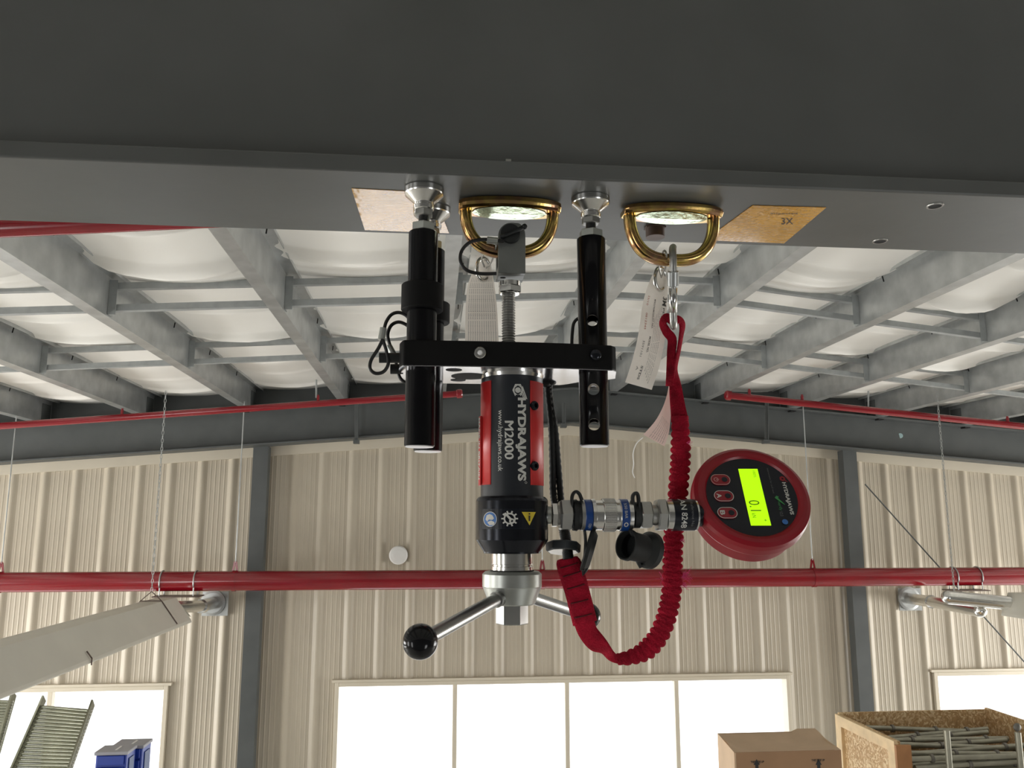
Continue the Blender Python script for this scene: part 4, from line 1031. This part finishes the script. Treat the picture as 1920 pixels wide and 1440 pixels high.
# ================================================================== carabiner, lanyard and tags
YL = .632
kb = thing('carabiner', P(1262, 466, .612), 'small steel screw gate carabiner hooked through the right ring', 'carabiner')
def kp(x, y, Y): return P(x, y, Y)
pts = [kp(1262, 485, .597), kp(1261, 470, .600), kp(1262, 464, .608), kp(1262, 470, .617), kp(1263, 490, .621), kp(1263, 540, .630), kp(1262, 590, .633), kp(1262, 606, .631), kp(1263, 612, .624), kp(1263, 606, .616), kp(1262, 585, .612), kp(1262, 540, .604), kp(1262, 500, .598)]
cp = spline(pts + [pts[0]], 8)[:-1]
MB().tube(cp, .0029, 14, True).build('body', 'zincd', kb)
MB().lathe(P(1262, 537, .604), P(1262, 508, .599)-P(1262, 537, .604), [(0,.0040),(.0006,.0044),(.0112,.0044),(.0118,.0040)], 30).build('gate_sleeve', 'galv', kb)
MB().tube([P(1262, 540, .604), P(1262, 585, .612)], .0033, 14).build('gate', 'zincw', kb)

def lan(path, nm):   # path of (px,py,Y,halfwidth px, halfthick px, twist deg)
    pass
ln = thing('lanyard', P(1262, 600, YL), 'red crinkled webbing tool lanyard looping from the carabiner to the tester', 'lanyard')
# loop at the top: two straps coming from the carabiner and joining
def strip(pts, m_='web', n=10, parent=ln, name='webbing'):
    # pts: (px, py, Y, half width px, half thickness px, twist degrees)
    sp = spline([Vector((a, b, c)) for a, b, c, d, e, f_ in pts], n); sq = spline([Vector((d, e, f_)) for a, b, c, d, e, f_ in pts], n)
    ps = [P(v.x, v.y, v.z) for v in sp]; nr = []; fl = []
    for k, (v, q_) in enumerate(zip(sp, sq)):
        d = (ps[min(k+1, len(ps)-1)] - ps[max(k-1, 0)]).normalized(); vw = (ps[k] - Vector((0,0,H))).normalized()
        b = (-vw + d*vw.dot(d)).normalized(); nr.append(Matrix.Rotation(math.radians(q_.z), 3, d) @ b)
        s = S(v.x, v.y, v.z); fl.append((q_.x*s, q_.y*s))
    return MB().tube(ps, 0, 12, False, fl, nr), ps, nr, fl
strip([(1263, 604, .626, 8, 2.2, 0), (1250, 595, .629, 9, 2.2, 30), (1243, 606, .631, 9, 2.2, 40), (1250, 622, .633, 9, 2.2, 20), (1260, 636, .634, 9, 2.5, 0), (1259, 660, .636, 9, 2.5, 20), (1257, 700, .637, 9, 2.5, 30), (1255, 724, .638, 9, 2, 40)])[0].build('webbing', 'web', ln)
strip([(1263, 604, .628, 8, 2.2, 0), (1272, 598, .630, 9, 2.2, -50), (1279, 608, .632, 9, 2.2, -50), (1277, 630, .633, 8, 2.5, -60), (1272, 660, .635, 8, 2.5, -65), (1266, 690, .637, 8, 2.5, -60), (1266, 715, .638, 11, 2.5, -30), (1268, 740, .638, 13, 2.6, 0), (1272, 770, .638, 15, 3, 0), (1275, 790, .638, 17, 5, 0)])[0].build('webbing', 'web', ln)
# crinkled elastic section
path = [(1275, 780), (1276, 820), (1276, 860), (1273, 900), (1270, 940), (1265, 980), (1262, 1020), (1261, 1060), (1260, 1100), (1254, 1140), (1243, 1175), (1228, 1202), (1207, 1222), (1180, 1233), (1158, 1236)]
sp = spline([(a, b, 0) for a, b in path], 40)
# resample evenly
L = [0]
for a, b in zip(sp, sp[1:]): L.append(L[-1] + (b-a).length)
N = 700; res = []; j = 0
for k in range(N):
    t = L[-1]*k/(N-1)
    while j < len(L)-2 and L[j+1] < t: j += 1
    u = (t-L[j])/max(L[j+1]-L[j], 1e-9); res.append(sp[j].lerp(sp[j+1], u))
cr = MB(); NS = 20; vv = []; fs = []; rg = random.Random(5)
ph = 0; pitches = [rg.uniform(.85, 1.15) for _ in range(80)]
for k, v in enumerate(res):
    t = L[-1]*k/(N-1); c = P(v.x, v.y, YL+.006 if k < 300 else YL+.006 - .006*min(1, (k-300)/200)); s = S(v.x, v.y, YL)
    a_ = res[max(k-2,0)]; b_ = res[min(k+2,N-1)]; d = (P(b_.x, b_.y, YL) - P(a_.x, a_.y, YL)).normalized()
    vw = (c - Vector((0,0,H))).normalized(); fr2 = (-vw + d*vw.dot(d)).normalized(); sd2 = d.cross(fr2).normalized()
    env = min(1, t/40)*min(1, (L[-1]-t)/30+.25)
    hw = 19.5*(.80+.20*min(1, t/60))*(.55 + .45*min(1, (L[-1]-t)/60))
    for i in range(NS):
        an = 2*PI*i/NS; side = math.cos(an); fro = math.sin(an)
        ripple = abs(math.sin(PI*(t + 3.0*side*0 + 2.5*fro*side + 1.2*math.sin(t*.07))/14.0 + (.5*PI if side < 0 else 0)*.6))
        q_ = 1 - .30*env*(1-ripple**.6)
        wv = .5*math.sin(t*.9 + 3*side)*env
        vv.append(c + sd2*(side*hw*q_)*s + fr2*(fro*9*(q_*.8+.2) + wv)*s)
for k in range(N-1):
    for i in range(NS): fs.append((k*NS+i, k*NS+(i+1)%NS, (k+1)*NS+(i+1)%NS, (k+1)*NS+i))
fs += [tuple(range(NS)), tuple((N-1)*NS+i for i in range(NS))]
cr.add(vv, fs, True).build('elastic_webbing', 'web', ln)
fz = MB(); rg = random.Random(9)
for (bx, by, n, ln_) in ((1278, 1080, 30, 22), (1278, 1013, 8, 10), (1290, 830, 6, 10), (1246, 1085, 4, 24), (1276, 1095, 16, 20)):
    for k in range(n):
        a = rg.uniform(-.9, .9) + (PI if bx < 1250 else 0); l = ln_*rg.uniform(.4, 1); x1 = bx + math.cos(a)*l*.5; y1 = by + math.sin(a)*l*.5 + rg.uniform(-3,3)
        x2 = bx + math.cos(a+rg.uniform(-.5,.5))*l; y2 = by + math.sin(a+rg.uniform(-.4,.8))*l
        fz.tube([P(bx-3, by, YL+.001), P(x1, y1, YL), P(x2, y2, YL-.002)], .00016, 4)
fz.build('frayed_fibres', 'fuzz', ln)
# flat twisted part and stitched handle
strip([(1165, 1236, .631, 10, 4, 0), (1150, 1233, .629, 9, 3, -20), (1138, 1222, .627, 16, 2.5, -55), (1120, 1207, .624, 19, 2.2, -20), (1103, 1186, .621, 19, 2.4, 0), (1095, 1165, .618, 20, 2.8, 0), (1088, 1140, .617, 20, 3, 0)])[0].build('webbing', 'web', ln)
hd, hp, hn, hf = strip([(1097, 1168, .619, 24, 5, 0), (1090, 1140, .617, 24, 6, 0), (1081, 1105, .615, 24, 6, 0), (1072, 1075, .613, 24.5, 6, 0), (1066, 1056, .612, 24, 6, 0), (1064, 1047, .611, 20, 5, 0)])
hdo = hd.build('stitched_handle', 'web', ln)
st = MB(); NC = len(hp)
for k in (6, 14, 22, 30, 38):
    if k < NC:
        d = (hp[k+1]-hp[k-1]).normalized(); a = d.cross(hn[k]).normalized(); w_, t_ = hf[k]
        st.tube([hp[k] + hn[k]*(t_*1.02*math.sqrt(max(0, 1-u*u))+.0002) + a*w_*u for u in [(-.7 + 1.4*j/8) for j in range(9)]], .0005, 6)
st.build('stitching', 'stitch', hdo)
# cord from the handle past the coupling up to the plate
YCd = .632
cd_ = thing('tool_cord', P(1050, 995, YCd), 'black cord with washer, running from plate to lanyard handle behind the coupling', 'cord')
def cord(pts, r=.0026):
    sp_ = spline([Vector((a, b, c)) for a, b, c in pts], 14); ps = [P(v.x, v.y, v.z) for v in sp_]; mb = MB()
    rr2 = [r*(1+.10*math.sin(k*2.2)) for k in range(len(ps))]
    return mb.tube(ps, rr2, 10)
cord([(1026, 712, .628), (1028, 740, .630), (1034, 800, .632), (1036, 860, .633), (1037, 920, .633), (1042, 950, .633), (1055, 985, .632)]).build('cord_strand', 'rubber', cd_)
cord([(1030, 712, .629), (1031, 745, .631), (1041, 810, .633), (1046, 870, .634), (1051, 930, .634), (1054, 955, .634), (1058, 985, .633)]).build('cord_strand', 'rubber', cd_)
cord([(1055, 980, .632), (1059, 1000, .626), (1062, 1018, .618), (1064, 1035, .614), (1066, 1050, .611)], .0039).build('cord_end', 'rubber', cd_)
wc = P(1056, 1026, .616); wa = Vector((.06, .24, 1)).normalized()
MB().lathe(wc - wa*.0034, wa, [(0, .0120), (.0005, .0128), (.0056, .0131), (.0064, .0122)], 8, False).build('washer', 'washer', cd_)
MB().lathe(wc - wa*.0037, wa, [(0, .0112), (.0002, .0112)], 8, False).build('washer_lit_disc', 'zincw', cd_)  # bright disc added, stands for the light on the washer's underside
kt = MB()
for k in range(6): kt.sphere(P(1026+6*math.sin(k*2), 704+3*k, .628), .0042, 12, (1.2, 1, .7))
kt.build('knot', 'rubber', cd_)
# tags
def tagm(name, poly, Y, label, texts, ring, parent_label=None, m_='tag'):
    # poly: list of (left px, right px, y, Y offset)
    o = thing(name, P((poly[0][0]+poly[0][1])/2, poly[0][2], Y), label, 'label')
    n = 8; vv = []; rows = spline([Vector((a, b, y)) for a, b, y, dy in poly], 6); offs = spline([Vector((dy, e, 0)) for a, b, y, dy, e in [(*p, 0) for p in poly]], 6)
    rl = spline([Vector((a, y, 0)) for a, b, y, dy in poly], 6); 
    for r_, of in zip(rows, offs):
        for i in range(n+1):
            u = i/n; tilt = TAGT.get(name, 0)*u
            p = P(r_.x*(1-u)+r_.y*u, r_.z + tilt, Y + of.x + .0015*math.sin(PI*u)); vv.append(p)
    m1 = len(vv); back = Vector((0, .0006, 0)); R2 = len(rows)
    vv2 = [v + back for v in vv]; fs = []
    for r_ in range(R2-1):
        for i in range(n):
            a, b, c, d = r_*(n+1)+i, r_*(n+1)+i+1, (r_+1)*(n+1)+i+1, (r_+1)*(n+1)+i
            fs += [(a, b, c, d)]
    so = MB().add(vv, fs, True).build('tag_sheet', m_, o)
    # text: u along the length (0..1), v across from right (0) to left (1) -> reading down, letters facing right
    def tf(u, v):
        k = max(0, min(R2-1.001, u*(R2-1))); i0 = int(k); fk = k-i0; c = (1-v)*n; j0 = int(min(n-1, max(0, c))); fj = c-j0
        g = lambda r_, j_: vv[r_*(n+1)+j_]
        p = (g(i0,j0)*(1-fj)+g(i0,j0+1)*fj)*(1-fk) + (g(i0+1,j0)*(1-fj)+g(i0+1,j0+1)*fj)*fk
        return p - Vector((0, .0006, 0))
    dm, rd = MB(), MB()
    for (s_, u0, u1, v0, v1, bo, red_) in texts: text_on(rd if red_ else dm, s_, (u0, u1, v1, v0), tf, bo)
    dm.build('tag_print', 'grey' if m_ == 'tag' else 'ink', so)
    if rd.v: rd.build('tag_red_print', 'inkr', so)
    if ring:
        rx, ry, rad = ring; c = P(rx, ry, Y-.001); s = S(rx, ry, Y)
        d1 = RT*.62 + FW*.5
        MB().tube([c + d1.normalized()*math.cos(t)*rad*s*.95 + UP*math.sin(t)*rad*s*1.3 for t in [2*PI*k/28 for k in range(28)]], .0017, 10, True).build('eyelet', 'zincw', o)
    return o
TAGT = {'warning_tag': 14, 'makers_label': 22, 'inspection_tag': 0}
tx = []
rgt = random.Random(2)
tx.append(('3M', .26, .36, .04, .22, .03, False)); tx.append(('PEABE', .38, .55, .10, .17, .02, False))
tx += [('MFRD(YR/MO)/LOT NO.', .32, .56, .50, .58, .02, False), ('MODEL NO.', .62, .74, .52, .59, .03, False), ('STDS', .84, .94, .56, .64, .03, False), ('A', .85, .88, .72, .79, 0, False), ('23/10', .30, .40, .78, .85, 0, True), ('0812345', .46, .58, .76, .83, 0, True), ('3591101', .66, .78, .72, .79, 0, False)]
for k, v in enumerate((.20, .26, .32, .38, .44)):
    tx.append(('read all instructions before use of this ring', .36+.03*k, .95 - .02*k, v, v+.035, 0, False))
tagm('warning_tag', [(1232, 1249, 496, 0), (1215, 1252, 535, 0), (1205, 1250, 570, 0), (1198, 1247, 620, .001), (1187, 1237, 670, .002), (1172, 1222, 717, .003)], .641,
     'long white printed tag hanging from the right ring beside the carabiner', tx, (1238, 523, 16))
tx2 = [('user must read and understand the manufacturer instructions', .25, .98, .06+.068*k, .06+.068*k+.036, 0, False) for k in range(13)]
tagm('inspection_tag', [(895, 914, 478, 0), (888, 922, 505, 0), (877, 927, 535, 0), (873, 932, 580, 0), (872, 935, 640, 0), (872, 937, 680, 0)], .668,
     'white printed tag hanging from the left ring behind the tester', tx2, (906, 505, 16))
# split wires holding the tags
for nm_, pts, lb in (('tag_wire', [(1240, 518, .640), (1236, 500, .630), (1241, 478, .612), (1246, 470, .600), (1250, 480, .598), (1248, 500, .620), (1240, 520, .638)], 'thin wire loop tying the right white tag to its ring'),
                 ('tag_wire', [(908, 500, .665), (904, 482, .640), (922, 462, .615), (928, 452, .600), (930, 465, .596), (922, 490, .64), (912, 502, .665)], 'thin wire loop tying the left white tag to its ring')):
    sp_ = spline([Vector(p) for p in pts], 8)
    tag(MB().tube([P(v.x, v.y, v.z) for v in sp_], .0008, 6).build(nm_, 'zincd'), lb, 'wire')
# maker's label sewn into the lanyard
mk = [('instructions and warnings follow', .60, .98, .12+.1*k, .12+.1*k+.05, 0, False) for k in range(7)]
lb_poly = [(1254, 1260, 722, 0), (1250, 1259, 742, 0), (1242, 1257, 765, 0), (1228, 1254, 790, -.001), (1206, 1246, 815, -.003)]
tg = tagm('makers_label', lb_poly, .645, 'small pinkish printed label hanging on the red lanyard', mk, None, None, 'tagp')
# loose thread on the wall
tag(MB().tube([P(v.x, v.y, 8.94) for v in spline([(1205,820,0),(1193,832,0),(1187,850,0),(1188,870,0),(1186,885,0),(1190,896,0)], 6)], .006, 6).build('sealant_streak', 'lampw'), 'thin white squiggle on the cladding below the lanyard label', 'mark')
for o in list(bpy.data.objects):
    if o.type == 'MESH' and o.data.users == 0: bpy.data.meshes.remove(o.data)
